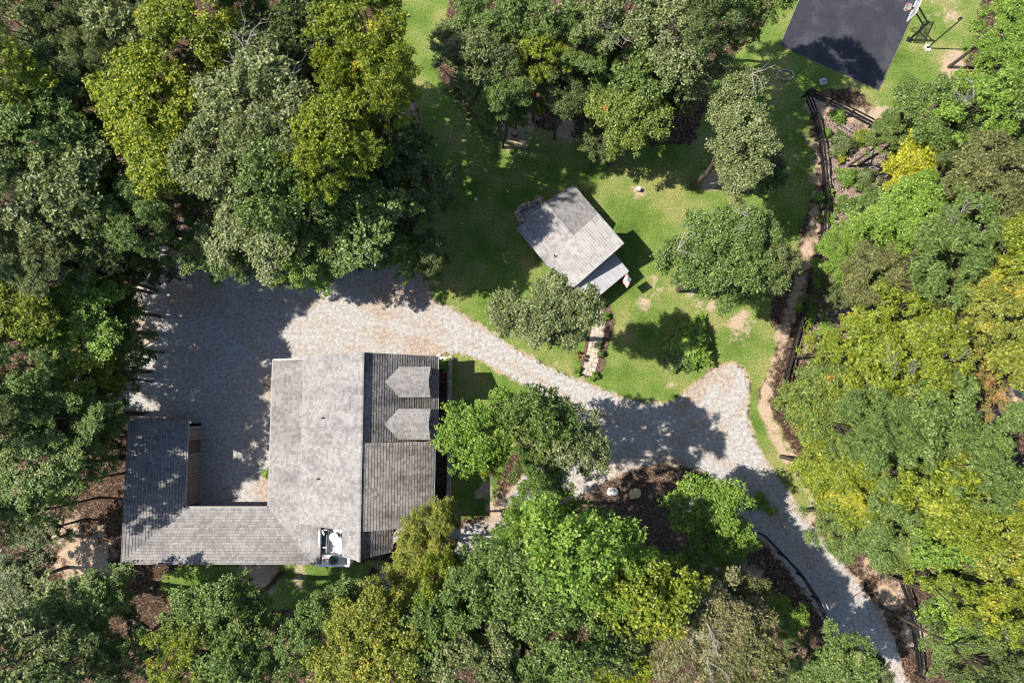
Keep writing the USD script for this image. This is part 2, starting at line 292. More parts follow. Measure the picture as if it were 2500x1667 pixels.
SOIL = [
    dict(p=wide([(1878, 245), (1872, 360), (1878, 470), (1862, 560), (1846, 640), (1800, 760), (1775, 860), (1755, 930), (1780, 1000), (1840, 1080), (1880, 1150)], 20), w=0.52),
    dict(p=wide([(1874, 480), (1850, 590), (1815, 720), (1790, 800)], 16), w=0.72), dict(p=wide([(1860, 240), (1990, 270), (2010, 290)], 20), w=0.75), dict(p=wide([(1760, 880), (1748, 940), (1775, 1000)], 9), w=0.9), dict(p=wide([(1775, 1000), (1870, 1130)], 16), w=0.75),
    (1700, 770, 40, 0.6), (1850, 330, 40, 0.45), (1400, 650, 30, 0.4), (1560, 660, 40, 0.45), (1240, 560, 40, 0.35), (1100, 620, 40, 0.35), (1300, 420, 50, 0.3), (1500, 500, 60, 0.25), (1600, 880, 20, 0.6),
    (1630, 415, 34, 1), (1180, 285, 70, 0.85), (935, 262, 34, 1), (1465, 438, 20, 0.9), (1095, 460, 12, 0.7), (1210, 345, 30, 0.6), (1300, 300, 50, 0.7), (1390, 350, 40, .6),
    (590, 1322, 60, 1.0), (680, 1322, 40, 0.7), (900, 1330, 45, 1.0), (850, 1380, 60, 0.8), (1480, 700, 30, 0.75), (1510, 660, 35, 0.6), (1600, 690, 40, 0.6), (1700, 740, 35, 0.9), (1640, 700, 30, 0.8), (1545, 880, 18, 0.6),
    (1150, 1170, 45, 1.0), (1110, 1130, 25, 0.9), (1000, 640, 20, 0.7), (1040, 655, 10, 0.8), (2190, 150, 45, 0.85), (2130, 60, 40, 0.5), (2180, 20, 60, 0.55), (2020, 270, 40, 0.9), (2110, 240, 30, 0.5),
    (130, 1230, 80, 0.7), (200, 1290, 90, 0.95), (80, 1110, 70, 0.8), (190, 1050, 70, 0.5), (240, 1000, 40, 0.5), (300, 790, 60, 0.5), (1710, 1340, 60, 0.85), (2040, 1370, 45, 1.0), (2000, 1290, 40, 0.7), (1860, 1190, 40, 0.7), (1620, 1300, 60, 0.7),
    (2100, 1450, 50, 0.8), (1460, 1120, 60, 0.5), (1280, 40, 50, 0.9), (1290, 90, 40, 0.8), (1360, 150, 60, 0.5), (2320, 920, 50, 0.9), (1260, 830, 40, 0.35), (1340, 870, 30, 0.4),
    (1560, 1060, 50, 0.6), (600, 1000, 30, 0.3), (620, 860, 25, 0.5), (640, 930, 14, 0.9),
]
PINK = [[(1895, 240), (1970, 290), (2030, 300), (2060, 420), (2000, 520), (1960, 640), (1960, 800), (1830, 830), (1850, 760), (1880, 640), (1900, 480), (1885, 330)], (300, 560, 120, 0.5), (420, 640, 120, 0.5), (1400, 1180, 90, 0.6), (1500, 1190, 90, 0.6)]
mask = np.stack([field(LAWN, 0.4), np.maximum(field(SOIL, 0.25), 0.75 * field([wide(DRIVE_V + DRIVE_V[:1], 10)], 0.25)), field(PINK, 0.4)], 1)
I = np.arange(GX.size).reshape(GX.shape)
gf = np.stack([I[:-1, :-1].ravel(), I[1:, :-1].ravel(), I[1:, 1:].ravel(), I[:-1, 1:].ravel()], 1)
GROUND = mat('ground', {
    'g': ('geometry', {}), 'a': ('attribute', {'attribute': 'mask'}), 's': ('separate_color', {}),
    'n1': ('noise_texture', {'scale': 1.1, 'detail': 8.0, 'roughness': 0.72}), 'n2': ('noise_texture', {'scale': 7.0, 'detail': 6.0, 'roughness': 0.7}), 'n3': ('noise_texture', {'scale': 0.28, 'detail': 5.0, 'roughness': 0.6}),
    'n4': ('noise_texture', {'scale': 11.0, 'detail': 4.0, 'roughness': 0.75}),
    'v': ('voronoi_texture', {'scale': 11.0}), 'vs': ('separate_color', {}),
    # lawn
    'gr': ('rgb_ramp', {'ramp': [(0.33, (0.07, 0.125, 0.022)), (0.48, (0.125, 0.185, 0.04)), (0.62, (0.22, 0.225, 0.08))]}),
    'gd': ('rgb_ramp', {'ramp': [(0.4, (0.5, 0.55, 0.48)), (0.5, (1, 1, 1)), (0.6, (1.55, 1.45, 1.4))]}), 'gm': ('mix', {'mix_type': 'multiply', 'fac': 1.0}), 'gdm': ('mix_float', {'fac': 0.45}),
    # soil
    'so': ('rgb_ramp', {'ramp': [(0.25, (0.24, 0.165, 0.11)), (0.5, (0.4, 0.3, 0.215)), (0.75, (0.54, 0.44, 0.34))]}),
    # litter
    'li': ('rgb_ramp', {'ramp': [(0.0, (0.025, 0.017, 0.012)), (0.5, (0.06, 0.04, 0.028)), (0.85, (0.12, 0.075, 0.05)), (1.0, (0.22, 0.155, 0.115))]}),
    'pk': ('rgb_ramp', {'ramp': [(0.0, (0.09, 0.06, 0.05)), (0.5, (0.2, 0.145, 0.12)), (1.0, (0.36, 0.29, 0.25))]}),
    'lp': ('mix', {'mix_type': 'mix'}),
    'g1': ('math', {'math_type': 'multiply_add', 'value2': 1.7, 'value3': -0.8}), 'g2': ('math', {'math_type': 'add'}), 'gk': ('map_range', {'range_type': 'smoothstep', 'from_min': 0.38, 'from_max': 0.62, 'to_min': 0.0, 'to_max': 1.0, 'clamp': True}),
    's1': ('math', {'math_type': 'multiply_add', 'value2': 1.9, 'value3': -0.95}), 's2': ('math', {'math_type': 'add'}), 'sk': ('map_range', {'range_type': 'smoothstep', 'from_min': 0.38, 'from_max': 0.75, 'to_min': 0.0, 'to_max': 1.0, 'clamp': True}),
    'x1': ('mix', {'mix_type': 'mix'}), 'x2': ('mix', {'mix_type': 'mix'}),
    'bh': ('math', {'math_type': 'add'}), 'b': ('bump', {'strength': 0.8, 'distance': 0.05}),
    'p': ('principled_bsdf', {'roughness': 1.0, 'specular_ior_level': 0.1})},
    [('a.color', 's.color')] + [('g.position', f'{k}.vector') for k in ('n1', 'n2', 'n3', 'n4', 'v')] +
    [('n3.fac', 'gr.fac'), ('gdm.result', 'gd.fac'), ('n4.fac', 'gdm.a'), ('n2.fac', 'gdm.b'), ('gr.color', 'gm.color1'), ('gd.color', 'gm.color2'), ('n2.fac', 'so.fac'), ('v.color', 'vs.color'), ('vs.r', 'li.fac'), ('vs.r', 'pk.fac'),
     ('s.b', 'lp.fac'), ('li.color', 'lp.color1'), ('pk.color', 'lp.color2'),
     ('n1.fac', 'g1.value1'), ('g1.value', 'g2.value1'), ('s.r', 'g2.value2'), ('g2.value', 'gk.value'),
     ('n1.fac', 's1.value1'), ('s1.value', 's2.value1'), ('s.g', 's2.value2'), ('s2.value', 'sk.value'),
     ('gk.result', 'x1.fac'), ('lp.color', 'x1.color1'), ('gm.color', 'x1.color2'), ('sk.result', 'x2.fac'), ('x1.color', 'x2.color1'), ('so.color', 'x2.color2'), ('x2.color', 'p.base_color'),
     ('n4.fac', 'bh.value1'), ('n2.fac', 'bh.value2'), ('bh.value', 'b.height'), ('b.normal', 'p.normal')])
def with_mask(prim, m3):
    UsdGeom.PrimvarsAPI(prim).CreatePrimvar('mask', Sdf.ValueTypeNames.Color3fArray, 'vertex').Set(Vt.Vec3fArray.FromNumpy(np.asarray(m3, np.float32)))
with_mask(obj('ground', (gpts, gf), GROUND, kind='structure'), mask)

# gravel driveway: a fine sheet 4 mm up, its border thinning out into the soil
def sheet(name, poly_world, z, m, step, edge_w, seed, extra=None, grow=0.35):
    pg = Polygon(poly_world).buffer(0).buffer(grow); x0, y0, x1, y1 = pg.bounds
    X, Y = np.meshgrid(np.arange(x0, x1 + step, step), np.arange(y0, y1 + step, step), indexing='ij')
    pts = np.stack([X.ravel(), Y.ravel()], 1)
    core = np.zeros(len(pts))
    for q in getattr(Polygon(poly_world).buffer(0), 'geoms', [Polygon(poly_world).buffer(0)]): core = np.maximum(core, inside(np.array(q.exterior.coords)[:-1], pts).astype(float))
    soft = gaussian_filter(core.reshape(X.shape), edge_w / step)
    J = np.arange(X.size).reshape(X.shape); keep = soft > 0.03
    kf = keep[:-1, :-1] & keep[1:, :-1] & keep[1:, 1:] & keep[:-1, 1:]
    f = np.stack([J[:-1, :-1][kf], J[1:, :-1][kf], J[1:, 1:][kf], J[:-1, 1:][kf]], 1)
    used = np.unique(f); re = np.full(X.size, -1); re[used] = np.arange(len(used))
    p3 = np.column_stack([pts[used], np.full(len(used), z)])
    o = obj(name, (p3, re[f]), m, kind='structure')
    tan = np.zeros(len(used)) if extra is None else extra(to_v(p3))
    with_mask(o, np.stack([soft.ravel()[used], tan, np.zeros(len(used))], 1))
    return o
GRAVEL = mat('gravel', {
    'g': ('geometry', {}), 'a': ('attribute', {'attribute': 'mask'}), 's': ('separate_color', {}),
    'v': ('voronoi_texture', {'scale': 36.0}), 'vs': ('separate_color', {}), 'n': ('noise_texture', {'scale': 0.45, 'detail': 7.0, 'roughness': 0.68}), 'n2': ('noise_texture', {'scale': 4.0, 'detail': 5.0, 'roughness': 0.75}),
    'r': ('rgb_ramp', {'ramp': [(0.0, (0.27, 0.265, 0.26)), (0.4, (0.335, 0.328, 0.32)), (0.85, (0.395, 0.387, 0.378)), (1.0, (0.46, 0.45, 0.435))]}),
    't': ('rgb_ramp', {'ramp': [(0.0, (0.16, 0.12, 0.09)), (0.5, (0.32, 0.25, 0.2)), (1.0, (0.5, 0.43, 0.37))]}),
    't1': ('math', {'math_type': 'multiply_add', 'value2': 2.0, 'value3': -1.0}), 't2': ('math', {'math_type': 'add'}), 'tk': ('map_range', {'range_type': 'smoothstep', 'from_min': 0.0, 'from_max': 0.7, 'to_min': 0.0, 'to_max': 0.9, 'clamp': True}),
    'x': ('mix', {'mix_type': 'mix'}), 'w': ('rgb_ramp', {'ramp': [(0.38, (0.72, 0.71, 0.7)), (0.62, (1.22, 1.22, 1.22))]}), 'm': ('mix', {'mix_type': 'multiply', 'fac': 1.0}),
    'e1': ('math', {'math_type': 'multiply_add', 'value2': 1.6, 'value3': -0.8}), 'e2': ('math', {'math_type': 'add'}), 'ek': ('map_range', {'range_type': 'smoothstep', 'from_min': 0.36, 'from_max': 0.56, 'to_min': 0.0, 'to_max': 1.0, 'clamp': True}),
    'b': ('bump', {'strength': 0.4, 'distance': 0.02}), 'p': ('principled_bsdf', {'roughness': 0.95, 'specular_ior_level': 0.15}), 'tr': ('transparent_bsdf', {}), 'mc': ('mix_closure', {})},
    [('a.color', 's.color'), ('g.position', 'v.vector'), ('g.position', 'n.vector'), ('g.position', 'n2.vector'), ('v.color', 'vs.color'), ('vs.r', 'r.fac'), ('vs.g', 't.fac'),
     ('n.fac', 't1.value1'), ('t1.value', 't2.value1'), ('s.g', 't2.value2'), ('t2.value', 'tk.value'), ('tk.result', 'x.fac'), ('r.color', 'x.color1'), ('t.color', 'x.color2'),
     ('n2.fac', 'w.fac'), ('x.color', 'm.color1'), ('w.color', 'm.color2'), ('m.color', 'p.base_color'), ('v.distance', 'b.height'), ('b.normal', 'p.normal'),
     ('n2.fac', 'e1.value1'), ('e1.value', 'e2.value1'), ('s.r', 'e2.value2'), ('e2.value', 'ek.value'), ('ek.result', 'mc.fac'), ('tr.BSDF', 'mc.closure1'), ('p.BSDF', 'mc.closure2')], surface='mc.closure')
def tan_of(v):
    m = np.zeros(len(v)) + 0.16
    for x_, y_, r_, w_ in [(420, 640, 110, 0.75), (700, 630, 120, 0.35), (900, 660, 90, 0.5), (970, 660, 50, 0.8), (1000, 720, 50, 0.35), (870, 760, 60, 0.35), (960, 800, 60, 0.6), (610, 1120, 30, 0.8), (640, 880, 40, 0.8), (310, 760, 60, 0.8),
                           (1600, 900, 40, 0.7), (1650, 850, 40, 0.6), (1560, 940, 40, 0.4), (1430, 1100, 60, 0.6), (1540, 1060, 50, 0.5), (1130, 1190, 40, 0.7), (290, 880, 40, .5), (1930, 1480, 80, .3)]:
        m = np.maximum(m, w_ * np.exp(-((v[:, 0] - x_) ** 2 + (v[:, 1] - y_) ** 2) / (r_ * r_)))
    c = LineString([(560, 690), (760, 690), (985, 745), (1180, 842), (1400, 965), (1560, 1005), (1700, 1085), (1850, 1275), (2010, 1520)]); c2 = LineString([(1560, 1005), (1640, 940), (1690, 860)])
    near = (v[:, 0] > 540) & (v[:, 0] < 2100) & (v[:, 1] > 600); idx = np.nonzero(near)[0]
    d = np.array([min(c.distance(p), c2.distance(p)) for p in (Point(*v[i]) for i in idx)]) if len(idx) else np.zeros(0)
    m[idx] = np.clip(m[idx] + 0.22 * np.exp(-(d / 9) ** 2) - 0.16 * np.exp(-((d - 26) / 9) ** 2) + 0.16 * np.exp(-((d - 52) / 12) ** 2), 0, 1)
    return m
sheet('driveway', [tuple(V(*p)[:2]) for p in DRIVE_V], 0.004, GRAVEL, 0.2, 0.35, 3, tan_of, grow=0.9)
def mulch_sheet(name, pts_v, z=0.004):
    return sheet(name, [tuple(V(*p)[:2]) for p in pts_v], z, MULCH_E, 0.15, 0.15, 1, None, grow=0.4)
MULCH_E = mat('mulch_fading', {
    'g': ('geometry', {}), 'a': ('attribute', {'attribute': 'mask'}), 's': ('separate_color', {}), 'v': ('voronoi_texture', {'scale': 14.0}), 'vs': ('separate_color', {}), 'n2': ('noise_texture', {'scale': 4.0, 'detail': 5.0, 'roughness': 0.75}),
    'r': ('rgb_ramp', {'ramp': [(0.0, (0.05, 0.033, 0.026)), (0.6, (0.1, 0.068, 0.052)), (1.0, (0.22, 0.15, 0.11))]}),
    'e1': ('math', {'math_type': 'multiply_add', 'value2': 1.6, 'value3': -0.8}), 'e2': ('math', {'math_type': 'add'}), 'ek': ('map_range', {'range_type': 'smoothstep', 'from_min': 0.36, 'from_max': 0.56, 'to_min': 0.0, 'to_max': 1.0, 'clamp': True}),
    'b': ('bump', {'strength': 0.9, 'distance': 0.04}), 'p': ('principled_bsdf', {'roughness': 1.0, 'specular_ior_level': 0.1}), 'tr': ('transparent_bsdf', {}), 'mc': ('mix_closure', {})},
    [('a.color', 's.color'), ('g.position', 'v.vector'), ('g.position', 'n2.vector'), ('v.color', 'vs.color'), ('vs.r', 'r.fac'), ('r.color', 'p.base_color'), ('v.distance', 'b.height'), ('b.normal', 'p.normal'),
     ('n2.fac', 'e1.value1'), ('e1.value', 'e2.value1'), ('s.r', 'e2.value2'), ('e2.value', 'ek.value'), ('ek.result', 'mc.fac'), ('tr.BSDF', 'mc.closure1'), ('p.BSDF', 'mc.closure2')], surface='mc.closure')
mulch_sheet('mulch_bed', [(1350, 1150), (1400, 1105), (1470, 1090), (1520, 1100), (1540, 1160), (1540, 1260), (1480, 1290), (1400, 1240), (1340, 1190)])
mulch_sheet('mulch_bed', [(1365, 705), (1400, 700), (1412, 740), (1395, 800), (1385, 850), (1372, 870), (1330, 860), (1345, 790), (1360, 740)])
mulch_sheet('mulch_bed', [(1004, 822), (1030, 822), (1030, 1165), (1004, 1165)])

# asphalt sports court, a thin slab
ASPHALT = mat('asphalt', {'g': ('geometry', {}), 'n': ('noise_texture', {'scale': 0.5, 'detail': 6.0, 'roughness': 0.7}), 'n2': ('noise_texture', {'scale': 40.0, 'detail': 2.0}),
            'r': ('rgb_ramp', {'ramp': [(0.3, (0.022, 0.024, 0.032)), (0.52, (0.032, 0.034, 0.045)), (0.66, (0.055, 0.057, 0.068))]}), 'b': ('bump', {'strength': 0.3, 'distance': 0.01}), 'p': ('principled_bsdf', {'roughness': 0.75, 'specular_ior_level': 0.3})},
            [('g.position', 'n.vector'), ('g.position', 'n2.vector'), ('n.fac', 'r.fac'), ('r.color', 'p.base_color'), ('n2.fac', 'b.height'), ('b.normal', 'p.normal')])
c1, c2, c0, c3 = P(1903, 112), P(2145, 222), P(1903, 112) + (P(1951, 0) - P(1903, 112)) * 2.6, P(2145, 222) + (P(2246, 0) - P(2145, 222)) * 1.7
court = MB().slab([c + [0, 0, 0.03] for c in (c1, c2, c3, c0)], 0.05)
court.build('sports_court', ASPHALT, kind='structure')
edge = MB()
for a, b in ((c0, c1), (c1, c2), (c2, c3)): edge.bar(a + [0, 0, 0.017], b + [0, 0, 0.017], 0.035, 0.03)
edge.build('court_edging', plain('worn_edge', (0.2, 0.165, 0.12), 0.9, var=0.4), kind='structure')

# ------------------------------------------------------------------ roofs with shingle courses
def shingles(poly, u, seed, row=0.19, tabs=(0.15, 0.27), h=0.03):
    """courses of single tabs over a planar convex polygon; u: the direction of the eave"""
    rg = random.Random(seed); p = np.asarray(poly, float); u = np.asarray(u, float); u /= np.linalg.norm(u)
    n = np.zeros(3)
    for i in range(len(p)): n += np.cross(p[i] - p[0], p[(i + 1) % len(p)] - p[0])
    n /= np.linalg.norm(n); n = n if n[2] > 0 else -n
    w = np.cross(n, u); 
    if w[2] < 0: w = -w; u = -u
    o = p[0]; q = np.stack([(p - o) @ u, (p - o) @ w], 1); pg = Polygon(q)
    if not pg.is_valid: pg = pg.buffer(0)
    x0, y0, x1, y1 = pg.bounds; mb = MB(); y_, k = y0, 0
    hole = pg.buffer(-1e-4)
    while y_ < y1 - 0.01:
        x_ = x0 - rg.uniform(0, 0.3)
        while x_ < x1:
            t = rg.uniform(*tabs); c = sbox(x_ + 0.004, y_, x_ + t - 0.004, min(y_ + row - 0.018, y1)); x_ += t
            if not hole.contains(c):
                c = c.intersection(pg)
                if c.is_empty or c.geom_type != 'Polygon' or c.area < 1e-3: continue
            r = np.array(c.exterior.coords)[:-1]
            if Polygon(r).exterior.is_ccw is False: r = r[::-1]
            hh = h * rg.uniform(0.75, 1.15)
            z = hh * (1 - 0.8 * (r[:, 1] - y_) / row) + 0.003
            top = o + r[:, :1] * u + r[:, 1:] * w + z[:, None] * n; m = len(r)
            low = o + r[:, :1] * u + r[:, 1:] * w - 0.004 * n
            right = np.dot(np.cross(u, w), n) > 0
            f = [[0, i, i + 1] for i in range(1, m - 1)]
            for i in range(m):
                j = (i + 1) % m
                if min(z[i], z[j]) > 0.6 * hh: f += [[i, m + i, m + j], [i, m + j, j]]
            f = np.array(f)
            if not right: f = f[:, ::-1]
            mb.add(np.vstack([top, low]), f)
        y_ += row; k += 1
    return mb
_seed = [10]
UNDER = plain('dark_roof_edge', (0.07, 0.065, 0.065), 0.8, var=0.2)
def roof(parent, poly, u, m=SHINGLE, t=0.16, trim=UNDER, lift=0.0, **k):
    _seed[0] += 1
    poly = [np.asarray(q, float) for q in poly]
    r = MB().slab([q - [0, 0, 0.006] for q in poly], t).build('roof', trim, parent)
    shingles(poly, u, _seed[0], **k).build('shingles', m, r, tones=True, kind='stuff')
    return r
def ridge(parent_roof, a, b, m, w=0.26, seed=0, n=(0.55, 0.55), lift=0.03):
    """single cap shingles along a ridge: slopes n either side"""
    a, b = np.asarray(a, float), np.asarray(b, float); L = np.linalg.norm(b - a); d = (b - a) / L; s = np.cross([0, 0, 1.0], d); k = int(L / 0.24)
    for i in range(k):
        p, q = a + d * L * i / k, a + d * L * (i + 1.15) / k; up = np.array([0, 0, lift]); up2 = np.array([0, 0, lift + 0.02])
        v = [p + s * w / 2 - [0, 0, w / 2 * n[0]] + up2, p + up2, p - s * w / 2 - [0, 0, w / 2 * n[1]] + up2, q + s * w / 2 - [0, 0, w / 2 * n[0]] + up, q + up, q - s * w / 2 - [0, 0, w / 2 * n[1]] + up]
        MB().add(v, [[0, 1, 4, 3], [1, 2, 5, 4]]).build('ridge_shingle', m, parent_roof, tones=True)
CAP = SHINGLE

# ------------------------------------------------------------------ the house
house = thing('house', 'large U-shaped grey-shingled house with garage wing and two dormers', 'house')
EX, EX2 = P(1067, 1000, 3.08)[0], P(1058, 1180, 4.65)[0]
ZR = 7.0
RX = P(885, 1000, ZR)[0]
yN, yS = P(900, 865, 5.0)[1], P(900, 1285, 5.0)[1]
LZ = 4.25; LX = P(740, 1000, LZ)[0]
sl_r = (ZR - 0.22 - 3.08) / (EX - RX)
dw, de = np.array([0, 1.0, 0]), np.array([0, 1.0, 0])
yA = P(885, 1370, ZR)[1]                                          # south tip of the upper balcony roof
AXW, AZW = P(837, 1330, 6.1)[0], None
sl_l = (ZR - LZ) / (RX - LX); AZW = ZR - sl_l * (RX - AXW)
# west slope and its narrow southward run
rA = roof(house, [(LX, yN, LZ), (LX, yS, LZ), (RX, yS, ZR), (RX, yN, ZR)], dw)
roof(house, [(AXW, yS - 0.003, AZW), (AXW, yA + 0.12, AZW), (RX, yA, ZR), (RX, yS - 0.003, ZR)], dw)
# east slope, 0.22 m lower at the ridge, so that the west slope's edge shades it
e0 = (RX + 0.02, ZR - 0.22)
yShed = P(1000, 1078, 5.2)[1]
roof(house, [(e0[0], yN, e0[1]), (e0[0], yShed, e0[1]), (EX, yShed, 3.08), (EX, yN, 3.08)], de, SHINGLE_E, trim=COPPER)
roof(house, [(e0[0], yShed, e0[1] + 0.1), (e0[0], yS, e0[1] + 0.1), (EX2, yS, 4.65), (EX2, yShed, 4.65)], de, SHINGLE_E, trim=COPPER)
AXE = P(957, 1325, 5.5)[0]
roof(house, [(e0[0], yS - 0.003, e0[1]), (e0[0], yA + 0.05, e0[1]), (AXE, yA + 0.2, e0[1] - 0.92 * (AXE - e0[0])), (AXE, yS - 0.003, e0[1] - 0.92 * (AXE - e0[0]))], de, SHINGLE_E)
MB().box(((RX + e0[0]) / 2 - 0.02, (yN + yA) / 2, ZR - 0.13), (0.06, yN - yA - 0.1, 0.2)).build('ridge_fascia', TRIM, house)
ridge(rA, (RX - 0.08, yN, ZR - 0.04), (RX - 0.08, yA, ZR - 0.04), CAP, 0.24, n=(0.55, 0.1) if yN < yA else (0.1, 0.55))
# the courtyard wings: three lean-to slopes that fall to the courtyard
S, ZE = 0.352, 2.7
xB, xD, yC = P(662, 1050, ZE)[0], P(455, 1100, ZE)[0], P(560, 1239, ZE)[1]
xDo = P(305, 1150, 3.95)[0]; ySo = P(500, 1378, 3.95)[1]; xBo = P(784, 1330, 4.0)[0]; yBn = P(700, 878, 3.2)[1]; yDn = P(380, 1025, 3.4)[1]
zD, zC = ZE + S * (xD - xDo), ZE + S * (yC - ySo); zB = ZE + S * (xBo - xB)
runC = yC - ySo
xvl, xvr = xD - runC, xB + runC                                   # where the valleys meet the south edge
zB = min(zB, ZE + S * runC)
# garage wing
if xvl >= xDo: dpoly = [(xDo, yDn, zD), (xDo, ySo, zD), (xvl, ySo, ZE + S * (xD - xvl)), (xD, yC, ZE), (xD, yDn, ZE)]
else: yv = yC - (xD - xDo); dpoly = [(xDo, yDn, zD), (xDo, yv, zD), (xD, yC, ZE), (xD, yDn, ZE)]
roof(house, dpoly, (0, 1, 0))
if xvr <= xBo: cr = [(xvr, ySo, zC)]; bpoly = [(xB, yBn, ZE), (xB, yC, ZE), (xvr, ySo, zC), (xBo, ySo, ZE + S * (xBo - xB)), (xBo, yBn, ZE + S * (xBo - xB))]
else: yv2 = yC - (xBo - xB); cr = [(xBo, ySo, zC), (xBo, yv2, ZE + S * (xBo - xB))]; bpoly = [(xB, yBn, ZE), (xB, yC, ZE), (xBo, yv2, ZE + S * (xBo - xB)), (xBo, yBn, ZE + S * (xBo - xB))]
cl = [(xvl, ySo, zC)] if xvl >= xDo else [(xDo, yC - (xD - xDo), zD), (xDo, ySo, zC)]
roof(house, cl + cr + [(xB, yC, ZE), (xD, yC, ZE)], (1, 0, 0))
# the wing beside the main block stops under its eave (north part) and reaches the roof deck (south part)
xBm = LX + 0.25
yDeckN = P(790, 1280, 3.5)[1]
roof(house, [(xB, yBn, ZE), (xB, yC, ZE), (xBm, yC - (xBm - xB), ZE + S * (xBm - xB)), (xBm, yBn, ZE + S * (xBm - xB))], (0, 1, 0), lift=0)
if len(bpoly) == 5 or True:
    q = [(xBm, yDeckN, ZE + S * (xBm - xB)), (xBm, yC - (xBm - xB), ZE + S * (xBm - xB))] + [p for p in bpoly if p[1] < yDeckN - 0.01 and p[0] > xBm] 
    q = [(xBm, yDeckN, ZE + S * (xBm - xB)), (xBm, yC - (xBm - xB), ZE + S * (xBm - xB))]
    q += [(xvr, ySo, zC), (xBo, ySo, ZE + S * (xBo - xB))] if xvr <= xBo else [(xBo, yC - (xBo - xB), ZE + S * (xBo - xB))]
    q += [(xBo, yDeckN, ZE + S * (xBo - xB))]
    roof(house, q, (0, 1, 0))
# walls
def wall(x0, x1, y0, y1, z1, m=SIDING, z0=-0.1): MB().box(((x0 + x1) / 2, (y0 + y1) / 2, (z0 + z1) / 2), (abs(x1 - x0), abs(y1 - y0), z1 - z0)).build('wall', m, house)
wall(EX - 0.55, EX - 0.35, yN - 0.4, yS + 0.3, 3.2); wall(LX + 0.4, EX - 0.35, yN - 0.6, yN - 0.4, 3.3); wall(LX + 0.4, EX - 0.55, yS + 0.3, yS + 0.5, 3.4)
wall(EX2 - 0.62, EX2 - 0.42, yS + 0.35, yShed - 0.1, 4.7, z0=3.0)
for yy in (yN - 0.5, yS + 0.42):                                   # gable ends
    g = [(LX + 0.4, yy, 3.2), (EX - 0.4, yy, 3.0), (EX - 0.4, yy, 3.15), (e0[0], yy, e0[1] - 0.2), (RX, yy, ZR - 0.2), (LX + 0.4, yy, LZ + 0.05)]
    a = np.array(g); b = a + [0, 0.12, 0]; n_ = len(a)
    MB().add(np.vstack([a, b]), [[0, i, i + 1] for i in range(1, n_ - 1)] + [[n_, n_ + i + 1, n_ + i] for i in range(1, n_ - 1)]).build('gable_wall', SIDING, house)
wall(xDo + 0.3, xDo + 0.45, ySo + 0.3, yDn - 0.3, zD - 0.2); wall(xDo + 0.3, xBo - 0.2, ySo + 0.3, ySo + 0.45, min(zC, zB) - 0.25); wall(xDo + 0.45, xD - 0.3, yDn - 0.45, yDn - 0.3, 2.5); wall(xD - 0.45, xB + 0.45, yC - 0.45, yC - 0.3, 2.5)
wall(xB + 0.3, xB + 0.45, yC - 0.3, yBn - 0.3, 2.5); wall(xB + 0.45, LX + 0.6, yBn - 0.45, yBn - 0.3, 2.6)
# garage front with two doors, a small door and corner boards
gx_ = xD - 0.3
wall(gx_ - 0.15, gx_, yC - 0.3, yDn - 0.3, 2.55)
def garage_door(py0, py1, name='garage_door'):
    ya, yb = P(478, py0, 1.0)[1], P(478, py1, 1.0)[1]
    d = MB().box((gx_ + 0.03, (ya + yb) / 2, 1.08), (0.05, abs(ya - yb), 2.16)).build(name, DOOR, house)
    for k in range(4): MB().box((gx_ + 0.07, (ya + yb) / 2, 0.29 + k * 0.53), (0.03, abs(ya - yb) - 0.1, 0.47), bev=0.01).build('door_panel', DOOR, d)
    tr = MB()
    tr.box((gx_ + 0.05, (ya + yb) / 2, 2.24), (0.1, abs(ya - yb) + 0.3, 0.14)); tr.box((gx_ + 0.05, ya + 0.08, 1.08), (0.1, 0.14, 2.16)); tr.box((gx_ + 0.05, yb - 0.08, 1.08), (0.1, 0.14, 2.16))
    tr.build('door_frame', TRIM, d)
garage_door(1112, 1148); garage_door(1160, 1224); garage_door(1046, 1068, 'side_door')
# fascia along the courtyard eaves (gutters)
for a, b in (((xD, yDn, ZE - 0.06), (xD, yC, ZE - 0.06)), ((xD, yC, ZE - 0.06), (xB, yC, ZE - 0.06)), ((xB, yC, ZE - 0.06), (xB, yBn, ZE - 0.06))):
    MB().bar(np.array(a) + [0.05 if a[0] == b[0] == xD else (-0.05 if a[0] == b[0] else 0), 0.05 if a[1] == b[1] else 0, 0], np.array(b) + [0.05 if a[0] == b[0] == xD else (-0.05 if a[0] == b[0] else 0), 0.05 if a[1] == b[1] else 0, 0], 0.09, 0.1).build('gutter', TRIM, house)
MB().bar((EX + 0.05, yN, 3.0), (EX + 0.05, yShed, 3.0), 0.1, 0.1).build('gutter', TRIM, house)
MB().bar((EX2 + 0.05, yShed, 4.55), (EX2 + 0.05, yS, 4.55), 0.1, 0.1).build('gutter', TRIM, house)
MB().bar((xB, yBn + 0.03, ZE - 0.02), (xBm, yBn + 0.03, ZE + S * (xBm - xB) - 0.02), 0.06, 0.14).build('rake_board', TRIM_W, house)
MB().bar((LX - 0.03, yN, LZ - 0.05), (LX - 0.03, yS, LZ - 0.05), 0.05, 0.14).build('gutter', TRIM, house)
